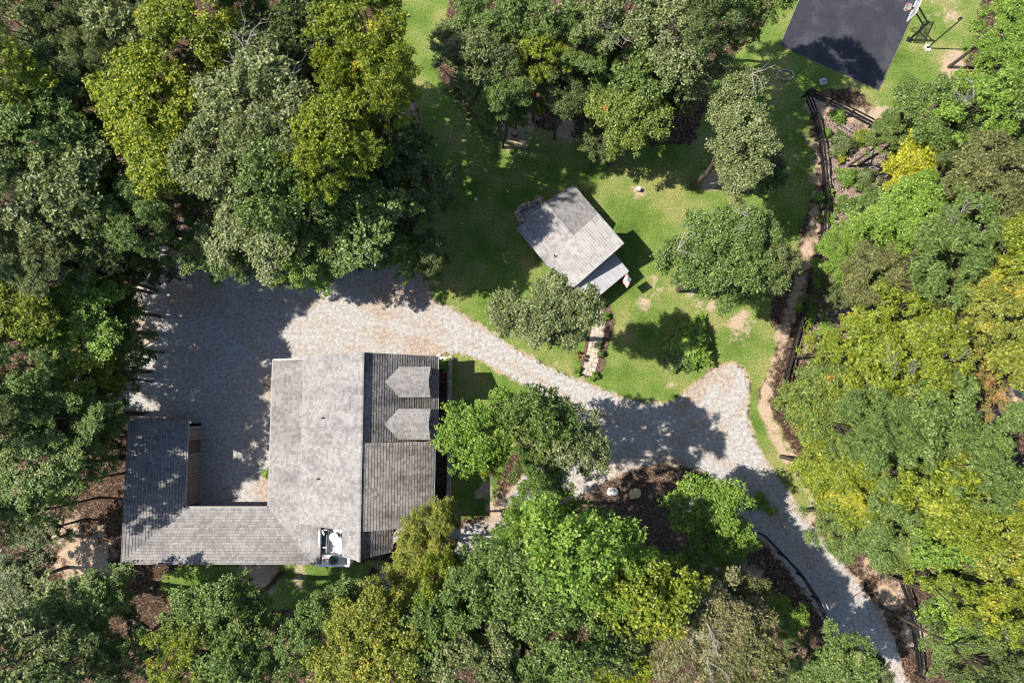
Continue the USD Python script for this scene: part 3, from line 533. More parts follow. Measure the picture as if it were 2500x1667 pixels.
# two gabled dormers
def dormer(pyc):
    pe, pk = 5.1, 5.78
    yc = P(1050, pyc, pk)[1]; fx = P(1050, pyc, 5.4)[0]; hw = 0.98
    on = lambda z_: e0[0] + (e0[1] - z_) / sl_r                    # x where the east slope has height z_
    d = roof(house, [(on(pe) - 0.05, yc + hw, pe), (fx, yc + hw, pe), (fx - 0.06, yc, pk), (on(pk) - 0.05, yc, pk)], (1, 0, 0), SHINGLE, t=0.1)
    roof(house, [(on(pe) - 0.05, yc - hw, pe), (fx, yc - hw, pe), (fx - 0.06, yc, pk), (on(pk) - 0.05, yc, pk)], (1, 0, 0), SHINGLE, t=0.1)
    ridge(d, (on(pk), yc, pk), (fx - 0.06, yc, pk), CAP, 0.2, n=(0.68, 0.68))
    wx = fx - 0.12; zb = e0[1] - sl_r * (wx - e0[0]) - 0.1; w_ = hw - 0.14
    a = np.array([(wx, yc - w_, zb), (wx, yc + w_, zb), (wx, yc + w_, pe - 0.02), (wx, yc, pk - 0.12), (wx, yc - w_, pe - 0.02)]); b = a - [0.1, 0, 0]
    dm = MB().add(np.vstack([a, b]), [[0, 1, 2], [0, 2, 3], [0, 3, 4], [5, 7, 6], [5, 8, 7], [5, 9, 8]]).build('dormer_front', SIDING, house)
    for s in (-1, 1):
        xs = on(pe - 0.1); yy = yc + s * w_
        MB().add([(wx, yy, zb), (wx, yy, pe - 0.03), (xs, yy, pe - 0.03), (wx, yy - s * 0.1, zb), (wx, yy - s * 0.1, pe - 0.03), (xs, yy - s * 0.1, pe - 0.03)], [[0, 1, 2], [3, 5, 4], [0, 2, 5], [0, 5, 3]]).build('dormer_cheek', SIDING, house)
    fr = MB().box((wx + 0.03, yc, zb + 1.15), (0.06, 1.1, 1.0)).build('window', TRIM, house)
    MB().box((wx + 0.065, yc, zb + 1.15), (0.012, 0.94, 0.84)).build('pane', DARK, fr)
    MB().box((wx + 0.08, yc, zb + 1.15), (0.03, 0.05, 0.84)).build('mullion', TRIM, fr)
dormer(931.5); dormer(1035.5)
# east windows and door
for py in (905, 985, 1050, 1120, 1190):
    yy = P(1085, py, 1.5)[1]
    f = MB().box((EX - 0.33, yy, 1.5), (0.06, 1.1, 1.2)).build('window', TRIM_W, house); MB().box((EX - 0.295, yy, 1.5), (0.012, 0.94, 1.04)).build('pane', DARK, f)
# vent pipes on the west slope
for px, py in ((788, 1020), (775, 1169)):
    x0, y0 = P(px, py, 5.3)[:2]; zz = ZR - sl_l * (RX - x0)
    v = MB().lathe([(0.05, zz - 0.1), (0.05, zz + 0.32), (0.035, zz + 0.32), (0.035, zz + 0.1), (0.0, zz + 0.1)], (x0, y0, 0), 10).build('vent_pipe', DARK, house)
    MB().lathe([(0.16, zz - 0.06), (0.1, zz + 0.07), (0.05, zz + 0.1)], (x0, y0, 0), 12).build('flashing', TRIM, v)
# roof deck between the wing and the balcony roof: boards, railing, wall to the living rooms
ZK = 3.45
kx0, kx1, ky0, ky1 = P(782, 1330, ZK)[0], P(862, 1330, ZK)[0], P(800, 1374, ZK)[1], P(800, 1278, ZK)[1]
dk = MB().box(((kx0 + kx1) / 2, (ky0 + ky1) / 2, ZK - 0.15), (kx1 - kx0, ky1 - ky0, 0.2)).build('deck', TRIM, house)
nb = 19
for i in range(nb):
    yy = ky0 + (i + 0.5) * (ky1 - ky0) / nb
    MB().box(((kx0 + kx1) / 2, yy, ZK - 0.03), (kx1 - kx0 - 0.04, (ky1 - ky0) / nb - 0.008, 0.035)).build('deck_board', DECKWOOD, dk)
rl = MB().box(((kx0 + kx1) / 2, ky0 + 0.05, ZK + 0.95), (kx1 - kx0, 0.13, 0.06)).build('railing', WHITE, house)
MB().box((kx1 - 0.05, ky0 + 0.32, ZK + 0.95), (0.13, 0.4, 0.06)).build('top_rail', WHITE, rl)
MB().box(((kx0 + kx1) / 2, ky0 + 0.05, ZK + 0.12), (kx1 - kx0, 0.05, 0.06)).build('bottom_rail', WHITE, rl)
for i in range(5): MB().box((kx0 + 0.06 + i * (kx1 - kx0 - 0.12) / 4, ky0 + 0.05, ZK + 0.46), (0.1, 0.1, 0.92)).build('post', WHITE, rl)
for i in range(20): MB().box((kx0 + 0.12 + i * (kx1 - kx0 - 0.24) / 19, ky0 + 0.05, ZK + 0.52), (0.03, 0.03, 0.76)).build('baluster', WHITE, rl)
for i in range(4): MB().box((kx0 + 0.1 + (i % 2) * (kx1 - kx0 - 0.2), ky0 + 0.1 + (i // 2) * (ky1 - ky0 - 0.3), ZK / 2 - 0.15), (0.14, 0.14, ZK - 0.3)).build('deck_post', TRIM, house)
wall(AXW + 0.25, AXW + 0.37, yA + 1.2, yS + 0.3, AZW - 0.2, z0=ZK)
for yy in (yA + 0.3, yA + 1.3): MB().box((AXE - 0.15, yy, 2.7), (0.14, 0.14, 5.4)).build('balcony_post', SIDING, house)
# small porch with steps at the south-east corner
pz = 1.2; qx0, qx1, qy0, qy1 = P(960, 1300, pz)[0], P(1050, 1300, pz)[0], P(960, 1330, pz)[1], P(960, 1286, pz)[1]
pd = MB().box(((qx0 + qx1) / 2, (qy0 + qy1) / 2, pz - 0.15), (qx1 - qx0, qy1 - qy0, 0.1)).build('porch', SIDING, house)
for i in range(12): MB().box(((qx0 + qx1) / 2, qy0 + (i + 0.5) * (qy1 - qy0) / 12, pz - 0.07), (qx1 - qx0, (qy1 - qy0) / 12 - 0.012, 0.04)).build('deck_board', TRIM, pd)
for i in range(6): MB().box((qx1 + 0.15 + i * 0.27, (qy0 + qy1) / 2, pz - 0.2 - i * 0.19), (0.27, 1.1, 0.06)).build('step', TRIM, pd)

# ------------------------------------------------------------------ things on the roof deck
def on_deck(px, py): return P(px, py, ZK)
p = on_deck(822, 1306)
t = thing('round_table', 'round cream table on the roof deck', 'table', p)
CREAM = plain('cream_tabletop', (0.7, 0.64, 0.5), 0.5, var=0.05)
MB().lathe([(0.0, 0.74), (0.3, 0.74), (0.31, 0.72), (0.3, 0.7), (0.0, 0.7)][::-1], n=28).build('tabletop', CREAM, t)
MB().lathe([(0.04, 0.0), (0.04, 0.7)], n=10).build('leg', DARK, t); MB().lathe([(0.22, 0.012), (0.22, 0.03), (0.05, 0.06), (0.0, 0.06)], n=18).build('base', DARK, t)
SOFA = plain('slate_blue_cushion', (0.16, 0.19, 0.23), 0.9, 0.1); FRAME = plain('white_lounge_frame', (0.7, 0.7, 0.7), 0.5)
p = on_deck(794, 1311)
t = thing('outdoor_sofa', 'white outdoor sofa with slate cushions against the wing roof', 'sofa', p)
MB().box((0, 0, 0.16), (0.5, 1.15, 0.12)).build('frame', FRAME, t)
for s in (-1, 1): MB().box((0, s * 0.56, 0.3), (0.5, 0.08, 0.44), bev=0.015).build('armrest', FRAME, t)
MB().box((-0.22, 0, 0.42), (0.1, 1.1, 0.5), bev=0.02).build('backrest', FRAME, t)
for s in (-1, 1):
    MB().box((0.03, s * 0.26, 0.29), (0.42, 0.5, 0.14), bev=0.03).build('seat_cushion', SOFA, t); MB().box((-0.14, s * 0.26, 0.52), (0.12, 0.48, 0.36), bev=0.03).build('back_cushion', SOFA, t)
MB().box((-0.02, 0.4, 0.5), (0.12, 0.36, 0.3), 0.4, bev=0.04, tilt=(0, 0.5, 0)).build('pillow', WHITE, t)
for sx in (-1, 1):
    for sy in (-1, 1): MB().box((sx * 0.2, sy * 0.5, 0.05), (0.06, 0.06, 0.1)).build('leg', FRAME, t)
p = on_deck(796, 1337)
t = thing('footstool', 'slate footstool at the end of the white sofa', 'footstool', p)
MB().box((0, 0, 0.27), (0.4, 0.5, 0.16), bev=0.03).build('cushion', SOFA, t); MB().box((0, 0, 0.12), (0.38, 0.48, 0.12)).build('frame', FRAME, t)
p = on_deck(815, 1359)
t = thing('grill_table', 'white grill table holding a green domed grill by the railing', 'table', p)
MB().box((0, 0, 0.72), (1.14, 0.56, 0.05), bev=0.01).build('tabletop', WHITE, t); MB().box((0, 0, 0.2), (1.05, 0.5, 0.03)).build('shelf', WHITE, t)
for sx in (-1, 1):
    for sy in (-1, 1): MB().box((sx * 0.51, sy * 0.22, 0.36), (0.07, 0.07, 0.7)).build('leg', WHITE, t)
t = thing('kamado_grill', 'dark green egg-shaped grill in the white table', 'grill', p + [0.18, 0, 0.745])
EGG = plain('green_ceramic', (0.035, 0.07, 0.06), 0.25, 0.6, var=0.2, scale=20)
MB().lathe([(0.0, 0.0), (0.22, 0.0), (0.29, 0.1), (0.3, 0.17)], n=28).build('base', EGG, t, smooth=40)
MB().lathe([(0.3, 0.18), (0.29, 0.27), (0.24, 0.37), (0.15, 0.45), (0.06, 0.48), (0.06, 0.49), (0.0, 0.49)], n=28).build('lid', EGG, t, smooth=40)
MB().lathe([(0.305, 0.16), (0.31, 0.19), (0.305, 0.19)], n=28).build('band', DARK, t); MB().lathe([(0.07, 0.49), (0.07, 0.55), (0.05, 0.56), (0.0, 0.56)], n=14).build('chimney_cap', DARK, t)
t = thing('clay_bowl', 'small orange-brown bowl on the white grill table', 'bowl', p + [-0.36, 0, 0.75])
MB().lathe([(0.0, 0.0), (0.06, 0.0), (0.12, 0.09), (0.1, 0.09), (0.05, 0.02), (0.0, 0.02)], n=18).build('bowl_body', COPPER, t)
p = on_deck(836, 1340)
t = thing('folding_chair', 'white folding chair at the east edge of the roof deck', 'chair', p, 200)
MB().box((0, 0, 0.44), (0.4, 0.4, 0.03)).build('seat', WHITE, t); MB().box((-0.22, 0, 0.72), (0.03, 0.4, 0.4)).build('backrest', WHITE, t)
for sx in (-1, 1):
    for sy in (-1, 1): MB().bar((sx * 0.22, sy * 0.19, 0), (-sx * 0.15, sy * 0.19, 0.44), 0.025, 0.025).build('leg', WHITE, t)

# ------------------------------------------------------------------ the planting bed east of the house
w0, w1 = P(1098, 872, 0.5), P(1098, 1236, 0.5)
bw = thing('bed_wall', 'low grey block wall along the dark bed east of the house', 'wall')
MB().box((w0[0], (w0[1] + w1[1]) / 2, 0.2), (0.24, abs(w0[1] - w1[1]), 0.4)).build('core', STONE, bw, tones=True)
nn = 28
for i in range(nn):
    yy = w0[1] + (i + 0.5) * (w1[1] - w0[1]) / nn
    MB().box((w0[0] + random.uniform(-0.01, 0.01), yy, 0.45), (0.3, abs(w1[1] - w0[1]) / nn - 0.015, 0.1), bev=0.012).build('capstone', PALESTONE if i % 3 else STONE, bw, tones=True)
xw = P(1070, 1236, 0.5)[0]
for i in range(3): MB().box((xw + (i + 0.5) * (w0[0] - 0.16 - xw) / 3, w1[1] + 0.12, 0.45), ((w0[0] - 0.16 - xw) / 3 - 0.015, 0.26, 0.1), bev=0.012).build('capstone', PALESTONE, bw)
MB().box(((xw + w0[0] - 0.12) / 2, w1[1] + 0.12, 0.2), (w0[0] - 0.12 - xw, 0.22, 0.4)).build('core', STONE, bw, tones=True)
RED = plain('red_glaze', (0.3, 0.02, 0.04), 0.25, 0.6)
p = P(1083, 922, 0)
t = thing('planter', 'large round red planter in the dark bed beside the house', 'planter', p)
MB().lathe([(0.2, 0.0), (0.26, 0.02), (0.36, 0.42), (0.38, 0.48), (0.36, 0.5), (0.32, 0.48), (0.3, 0.4)], n=26).build('pot', RED, t, smooth=40)
MB().lathe([(0.0, 0.41), (0.305, 0.4)][::-1], n=20).build('soil', MULCH, t)
for i, (px, py, s) in enumerate(((1070, 871, .26), (1077, 874, .2), (1083, 873, .16), (1090, 875, .3), (1096, 874, .2), (1101, 873, .24), (1106, 876, .14), (1074, 866, .18))):
    q = P(px, py, 0)
    o = MB().rock((0, 0, s * 0.3), (s * 1.2, s, s * 0.7), i, i * 1.1, sub=2).mesh()
    m_ = obj('white_stone', (o[0] + q, o[1]), BOULDER_W, smooth=60); tag(m_, 'white stone in the short row at the north end of the bed', 'stone', 'white stones at the bed end')

# ------------------------------------------------------------------ the cabin
cabin = thing('cabin', 'small grey-shingled cabin set askew on the lawn', 'cabin')
def Z5(x_, y_, z_): return P(1240 + x_ / 5.228, 440 + y_ / 5.228, z_)
Wc, Bc = Z5(110, 625, 2.3), Z5(785, 1420, 2.3)
u_ = (Bc - Wc); u_[2] = 0; Lc = np.linalg.norm(u_); u_ /= Lc                       # along the eave, towards the front
v_ = np.array([-u_[1], u_[0], 0.0])                                                 # up the slope (towards north-east)
if v_[0] < 0: v_ = -v_
def C(a, b, z_): return Wc + u_ * a + v_ * b + [0, 0, z_ - 2.3]
rel = lambda q: (float((q - Wc) @ u_), float((q - Wc) @ v_))
aR0, bR = rel(Z5(1195, 388, 4.2)); aR1, bR1 = rel(Z5(1530, 935, 4.2)); bR = (bR + bR1) / 2
aN, bN = rel(Z5(930, 95, 2.25)); aNn, bNn = rel(Z5(1135, 410, 2.25)); bN = (bN + bNn) / 2
_, bRd = rel(Z5(650, 495, 3.3)); sc = (4.2 - 2.3) / bR; zRd = 2.3 + sc * bRd; zNe = zRd - sc * (bN - bRd) * 1.4
aM = aR0; aE = Lc
c1_ = roof(cabin, [C(0, 0, 2.3), C(aM, 0, 2.3), C(aM, bRd, zRd), C(0, bRd, zRd)], u_, SHINGLE_C)
roof(cabin, [C(aM, 0, 2.3), C(aE, 0, 2.3), C(aE, bR, 4.2), C(aM, bR, 4.2)], u_, SHINGLE_C, trim=TRIM_W)
roof(cabin, [C(0, bRd, zRd), C(aM, bRd, zRd), C(aM, bN, zNe), C(0, bN, zNe)], u_, SHINGLE_C)
ridge(c1_, C(0, bRd, zRd), C(aM, bRd, zRd), CAP, 0.28, n=(sc, sc))
def cbox(a0, a1, b0, b1, z0, z1, name, m, par=cabin):
    c = C((a0 + a1) / 2, (b0 + b1) / 2, (z0 + z1) / 2)
    return MB().box(c, (abs(a1 - a0), abs(b1 - b0), z1 - z0), math.atan2(u_[1], u_[0])).build(name, m, par)
CW = plain('cabin_siding', (0.2, 0.14, 0.1), 0.8, var=0.2)
cbox(0.35, aE - 0.35, 0.3, 0.42, -0.1, 2.25, 'wall', CW); cbox(0.35, aM, bN - 0.42, bN - 0.3, -0.1, zNe - 0.15, 'wall', CW); cbox(aM, aE - 0.35, bR - 0.5, bR - 0.38, -0.1, 3.9, 'wall', CW)
def gwall(a_, pts, name='wall'):
    A = np.array([C(a_, b, z_) for b, z_ in pts]); B = A + u_ * 0.12; n_ = len(A)
    f = [[0, i, i + 1] for i in range(1, n_ - 1)] + [[n_, n_ + i + 1, n_ + i] for i in range(1, n_ - 1)]
    for i in range(n_): j = (i + 1) % n_; f += [[i, n_ + i, n_ + j], [i, n_ + j, j]]
    MB().add(np.vstack([A, B]), f).build(name, CW, cabin)
gwall(0.35, [(0.3, -0.1), (bN - 0.3, -0.1), (bN - 0.3, zNe - 0.15), (bRd, zRd - 0.17), (0.3, 2.22)])
gwall(aE - 0.47, [(0.3, -0.1), (bR - 0.4, -0.1), (bR - 0.4, 3.9), (0.3, 2.22)])
gwall(aM, [(bRd, zRd - 0.1), (bN - 0.3, zNe - 0.1), (bR - 0.4, zNe - 0.1), (bR - 0.4, 3.95), (bRd, zRd + 0.0)])
for b in (1.4, 3.6):
    q = C(aE - 0.33, b, 1.4); f = MB().box(q, (0.06, 0.9, 1.0), math.atan2(u_[1], u_[0])).build('window', TRIM_W, cabin); MB().box(q + u_ * 0.035, (0.012, 0.76, 0.86), math.atan2(u_[1], u_[0])).build('pane', DARK, f)
q = C(aE - 0.33, 2.5, 1.05); d_ = MB().box(q, (0.06, 0.9, 2.1), math.atan2(u_[1], u_[0])).build('door', DARK, cabin); MB().box(q + u_ * 0.06 + v_ * 0.35, (0.06, 0.04, 0.12), math.atan2(u_[1], u_[0])).build('handle', TRIM, d_)
# front porch: grey metal roof on posts above a boarded floor
o0, o1 = Z5(1195, 1380, 2.25), Z5(1555, 1150, 2.25)
_, bo1 = rel(o1); ao0, _ = rel(o1)
pr = MB().slab([C(aE - 0.4, 0.4, 2.05), C(ao0, 0.4, 1.88), C(ao0, bo1, 1.98), C(aE - 0.4, bo1, 2.15)], 0.06).build('porch_roof', GREYMETAL, cabin)
k_ = int((bo1 - 0.4) / 0.45)
for i in range(k_ + 1):
    b = 0.45 + i * (bo1 - 0.5) / k_; t_ = (b - 0.4) / (bo1 - 0.4)
    MB().bar(C(aE - 0.4, b, 2.05 + 0.1 * t_ + 0.012), C(ao0, b, 1.88 + 0.1 * t_ + 0.012), 0.03, 0.03).build('standing_seam', GREYMETAL, pr)
pf = cbox(aE - 0.35, ao0 - 0.05, 0.35, bo1 - 0.1, 0.0, 0.22, 'porch_floor', CW)
for i in range(4): MB().box(C(ao0 - 0.15, 0.5 + i * (bo1 - 0.7) / 3, 1.0), (0.12, 0.12, 1.8), math.atan2(u_[1], u_[0])).build('porch_post', CW, cabin)
x0, y0 = P(1354, 623, 3.0)[:2]; bb = rel(np.array([x0, y0, 2.3]))[1]; zz = 2.3 + sc * bb
v = MB().lathe([(0.05, zz - 0.1), (0.05, zz + 0.35), (0.035, zz + 0.35), (0.035, zz + 0.1), (0, zz + 0.1)], (x0, y0, 0), 10).build('vent_pipe', DARK, cabin); MB().lathe([(0.15, zz - 0.06), (0.09, zz + 0.06), (0.05, zz + 0.09)], (x0, y0, 0), 12).build('flashing', TRIM, v)
# flag on a slanting pole at the porch corner
fb = C(ao0 - 0.02, bo1 - 0.25, 2.15); tip = P(1541, 683, 2.75)
fl = thing('flag', 'american flag hanging from a slanted pole at the cabin porch', 'flag', fb)
tp = tip - fb
MB().tube([np.zeros(3), tp], [0.014, 0.011], 8).build('pole', WHITE, fl)
FR, FW, FB_ = plain('flag_red', (0.5, 0.02, 0.03), 0.8, var=0.05), plain('flag_white', (0.75, 0.74, 0.73), 0.8, var=0.04), plain('flag_blue', (0.025, 0.045, 0.16), 0.8, var=0.05)
hoist = P(1528, 668, 2.6) - tip; hoist = hoist / np.linalg.norm(hoist) * 0.6; flyd = P(1534, 699, 2.15) - tip; flyL = 0.95; flyd = flyd / np.linalg.norm(flyd) * flyL
nrm = np.cross(hoist, flyd); nrm /= np.linalg.norm(nrm)
def fpt(a, b, off=0.0): return tp + hoist * a + flyd * b + nrm * (0.045 * math.sin(b * 9 + a * 2) * b + off)
def fpatch(a0, a1, b0, b1, off=0.0, nb_=10):
    v, f = [], []
    for i in range(nb_ + 1):
        b = b0 + (b1 - b0) * i / nb_; v += [fpt(a0, b, off), fpt(a1, b, off)]
    for i in range(nb_): f.append([2 * i, 2 * i + 1, 2 * i + 3, 2 * i + 2])
    return v, f
for i in range(13):
    MB().add(*fpatch(i / 13, (i + 1) / 13, 0.4 if i < 7 else 0, 1)).build('stripe', FR if i % 2 == 0 else FW, fl)
ca = MB().add(*fpatch(0, 7 / 13, 0, 0.4)).build('canton', FB_, fl)
st = MB()
for r_ in range(9):
    for c_ in range(6 if r_ % 2 == 0 else 5):
        a, b = (r_ + 1) / 10 * 7 / 13, (2 * c_ + 1 + r_ % 2) / 12 * 0.4
        ring = []
        for k in range(10):
            rr = 0.0165 if k % 2 == 0 else 0.0066
            ring.append(fpt(a + rr / 0.6 * math.cos(k * math.pi / 5), b + rr / flyL * math.sin(k * math.pi / 5), 0.004))
        ctr = fpt(a, b, 0.004)
        for side in (0.004, -0.004):
            sh_ = nrm * (side - 0.004)
            st.add(np.array([ctr] + ring) + sh_, [[0, k + 1, (k + 1) % 10 + 1] for k in range(10)])
st.build('stars', FW, ca, kind='stuff')
# stone-walled patio behind the cabin
pw = thing('patio_wall', 'low fieldstone wall round the patio behind the cabin', 'wall')
Z9 = lambda x_, y_, z_=0.5: P(1240 + x_ / 8.96, 460 + y_ / 8.96, z_)
def stonewall(pts, par, top=0.55, wd=0.42, seed=0):
    rg = random.Random(seed); pts = [np.array(q) for q in pts]; L = LineString([q[:2] for q in pts]); n = int(L.length / 0.3)
    for lay in range(2):
        for i in range(n):
            for s in (-1, 1):
                q = L.interpolate((i + 0.5 + 0.25 * lay + rg.uniform(-.1, .1)) * L.length / n); q2 = L.interpolate(min((i + 0.8) * L.length / n, L.length)); q1 = L.interpolate((i + 0.2) * L.length / n)
                a = math.atan2(q2.y - q1.y, q2.x - q1.x); off = np.array([-math.sin(a), math.cos(a), 0]) * s * wd / 4
                MB().rock(np.array([q.x, q.y, top * (0.28 + 0.5 * lay)]) + off, (0.34 * rg.uniform(.85, 1.2), wd / 2 * 1.15, top * 0.56 * rg.uniform(.9, 1.2)), rg.randint(0, 99), a, sub=1, rough=0.3).build('stone', STONE, par, tones=True)
stonewall([Z9(310, 740), Z9(200, 500)], pw, seed=1); stonewall([Z9(200, 470), Z9(330, 400), Z9(450, 350), Z9(590, 320)], pw, seed=2); stonewall([Z9(610, 260), Z9(680, 190), Z9(740, 260), Z9(830, 390), Z9(900, 470)], pw, seed=3)
pat = [Z9(x_, y_, 0.03) for x_, y_ in ((330, 800), (220, 520), (560, 330), (700, 230), (900, 500), (800, 720))]
MB().slab(pat, 0.06).build('patio', plain('patio_concrete', (0.4, 0.42, 0.46), 0.8, var=0.1), kind='structure')

# flagstone walk from the drive to the cabin porch: single stones
walk = UsdGeom.Xform.Define(stage, '/World/path').GetPrim(); walk.SetCustomDataByKey('kind', 'structure')
wl = [np.array(V(x_, y_)[:2]) for x_, y_ in ((1350, 862), (1358, 830), (1365, 800), (1372, 765), (1376, 735), (1370, 710), (1358, 690), (1345, 670))]
WL = LineString(wl); rg = random.Random(5); rows = int(WL.length / 0.34)
for i in range(rows):
    a_, b_ = WL.interpolate((i + 0.5) * WL.length / rows), WL.interpolate((i + 0.6) * WL.length / rows); d_ = np.array([b_.x - a_.x, b_.y - a_.y]); d_ /= np.linalg.norm(d_); n_ = np.array([-d_[1], d_[0]])
    cuts = sorted([0] + [rg.uniform(0.3, 0.45), rg.uniform(0.6, 0.75)][: rg.choice([1, 2])] + [1])
    for c0_, c1__ in zip(cuts, cuts[1:]):
        wdt = 0.95; m0, m1 = (c0_ - 0.5) * wdt + 0.012, (c1__ - 0.5) * wdt - 0.012; hh = WL.length / rows / 2 - 0.012
        pts = []
        for sx, sy in ((-1, m0), (1, m0), (1, m1), (-1, m1)):
            q = np.array([a_.x, a_.y]) + d_ * (sx * hh + rg.uniform(-.02, .02)) + n_ * (sy + rg.uniform(-.015, .015)); pts.append((q[0], q[1], 0.05 + rg.uniform(-.008, .008)))
        MB().slab(pts, 0.06).build('paving_stone', PALESTONE, walk)

# ------------------------------------------------------------------ fences: posts and three rails, black
def fence(pts, label, native=True):
    t = thing('rail_fence', label, 'fence')
    L = LineString([tuple((P(*q) if native else V(*q))[:2]) for q in pts]); n = max(2, round(L.length / 1.75)); rg = random.Random(int(pts[0][0]))
    ps = [L.interpolate(i * L.length / n) for i in range(n + 1)]
    for i, q in enumerate(ps): MB().box((q.x, q.y, 0.62), (0.12, 0.12, 1.34), rg.uniform(-.1, .1), bev=0.012).build('post', BLACK_WOOD, t)
    for i in range(n):
        a, b = np.array([ps[i].x, ps[i].y, 0]), np.array([ps[i + 1].x, ps[i + 1].y, 0]); d = b - a; d /= np.linalg.norm(d); s = np.array([-d[1], d[0], 0]) * 0.075
        for h in (0.36, 0.74, 1.12): MB().bar(a + s + [0, 0, h + rg.uniform(-.02, .02)] + d * 0.01, b + s + [0, 0, h + rg.uniform(-.02, .02)] - d * 0.01, 0.045, 0.15).build('rail', BLACK_WOOD, t)
    return t
fence([(1958, 238), (1986, 309), (1997, 390), (2003, 452), (2004, 497), (1995, 577), (1980, 649), (1958, 733), (1934, 823), (1918, 876), (1900, 950), (1905, 1000), (1936, 1050), (2000, 1115), (2040, 1160)], 'long curving black rail fence between the tan path and the woods')
fence([(1964, 236), (2040, 270), (2120, 312)], 'short straight black rail fence running from the corner below the court')
fence([(1852, 1300), (1900, 1350), (1960, 1415), (2000, 1490), (2035, 1580)], 'black rail fence on the left side of the lower driveway')
fence([(2160, 1352), (2180, 1395), (2205, 1460), (2220, 1540), (2232, 1640)], 'black rail fence on the right side of the lower driveway')

# ------------------------------------------------------------------ court things: hoop, light pole
hp = P(2220, 98)
hoop = thing('basketball_hoop', 'basketball hoop on a black post at the court edge', 'basketball hoop', hp)
ed = (P(2246, 0) - P(2145, 222)); ed /= np.linalg.norm(ed); inn = np.array([ed[1], -ed[0], 0.0]); inn = inn if inn[0] < 0 else -inn
BLK = plain('black_steel', (0.02, 0.02, 0.022), 0.4, 0.5)
MB().tube([(0, 0, 0), (0, 0, 2.5)], [0.09, 0.09], 10).build('post', BLK, hoop); MB().box((0, 0, 0.02), (0.4, 0.4, 0.04), math.atan2(ed[1], ed[0])).build('base_plate', BLK, hoop)
bb_ = inn * 1.55
for zz0, zz1 in ((2.35, 3.45), (1.9, 2.95)): MB().bar(np.array([0, 0, zz0]), bb_ * 0.96 + [0, 0, zz1], 0.07, 0.09).build('arm', BLK, hoop)
BG = mat('backboard_glass', {'t': ('transparent_bsdf', {'color': (0.85, 0.88, 0.88)}), 'gl': ('principled_bsdf', {'base_color': (0.6, 0.62, 0.63), 'roughness': 0.15}), 'm': ('mix_closure', {'fac': 0.35})}, [('t.BSDF', 'm.closure1'), ('gl.BSDF', 'm.closure2')], surface='m.closure')
bc = bb_ + np.array([0, 0, 3.35]); ra = math.atan2(ed[1], ed[0])
bd = MB().box(bc, (1.83, 0.025, 1.07), ra).build('backboard', BG, hoop)
for dz in (-0.535, 0.535): MB().box(bc + [0, 0, dz], (1.9, 0.06, 0.06), ra).build('frame_bar', WHITE, bd)
for s in (-1, 1): MB().box(bc + ed * s * 0.93, (0.06, 0.06, 1.07), ra).build('frame_bar', WHITE, bd)
for dz in (-0.32, 0.12): MB().box(bc + inn * 0.016 + [0, 0, dz], (0.6, 0.006, 0.05), ra).build('target_line', WHITE, bd)
for s in (-1, 1): MB().box(bc + inn * 0.016 + ed * s * 0.28 + [0, 0, -0.1], (0.05, 0.006, 0.39), ra).build('target_line', WHITE, bd)
rc = bb_ + inn * 0.4 + [0, 0, 3.05]; an = np.linspace(0, 2 * math.pi, 25)
MB().tube([rc + [0.23 * math.cos(a), 0.23 * math.sin(a), 0] for a in an], 0.016, 6, cap=False).build('rim', plain('orange_rim', (0.6, 0.2, 0.08), 0.5), hoop); MB().box((rc + bb_ + [0, 0, 3.05]) / 2 + inn * -0.1, (0.14, 0.2, 0.05), ra).build('bracket', BLK, hoop)
net = MB()
for k in range(12):
    for tw in (1, -1):
        net.tube([rc + [r_ * math.cos(k * math.pi / 6 + tw * j * 0.26), r_ * math.sin(k * math.pi / 6 + tw * j * 0.26), -z_] for j, (r_, z_) in enumerate(((0.23, 0), (0.19, 0.14), (0.155, 0.28), (0.14, 0.42)))], 0.008, 4)
net.build('net', WHITE, hoop)
lp = P(2264, 118)
pole = thing('lamp_post', 'tall thin black lamp post standing in the grass beside the court', 'lamp post', lp)
MB().tube([(0, 0, 0), (0, 0, 3.85)], [0.055, 0.045], 10).build('pole', BLK, pole)
MB().tube([(0, 0, 3.85), (-0.02, 0.01, 3.92)], [0.06, 0.05], 8).build('neck', BLK, pole)
MB().box((-0.07, 0.03, 3.95), (0.3, 0.2, 0.1), 0.6, bev=0.02).build('lamp_head', BLK, pole)
for k in range(6): MB().rock((0.2 * math.cos(k * 1.05), 0.2 * math.sin(k * 1.05), 0.06), (0.22, 0.18, 0.18), k, k, sub=1).build('base_stone', BOULDER_W, pole)

# ------------------------------------------------------------------ boulders, stump, small yard things, logs
for (px, py, d, m, lab, sd) in ((1495, 1199, (0.75, 0.55, 0.5), BOULDER_W, 'white blocky boulder in the mulch bed below the driveway fork', 4), (1550, 1203, (0.85, 0.65, 0.55), BOULDER_T, 'tan rounded boulder in the mulch bed below the driveway fork', 9)):
    o = MB().rock((0, 0, d[2] * 0.35), d, sd, 0.2, sub=3, rough=0.35).mesh(); tag(obj('boulder', (o[0] + P(px, py), o[1]), m, smooth=50), lab, 'boulder')
p = P(1257, 327)
t = thing('tree_stump', 'cut tree stump in the bare patch north of the cabin', 'stump', p)
MB().lathe([(0.3, -0.05), (0.24, 0.06), (0.21, 0.28)], n=16).build('bark', BARK, t); MB().lathe([(0.0, 0.285), (0.21, 0.28)][::-1], n=16).build('cut_face', plain('cut_wood', (0.42, 0.3, 0.19), 0.9), t)
p = P(1557, 465)
t = thing('well_cap', 'pale wellhead cap in a bare ring on the lawn', 'well cap', p)
MB().lathe([(0.13, 0.0), (0.13, 0.42)], n=18).build('casing', TRIM, t); MB().lathe([(0.16, 0.4), (0.17, 0.44), (0.13, 0.5), (0.0, 0.52)], n=18).build('lid', TRIM_W, t, smooth=40)
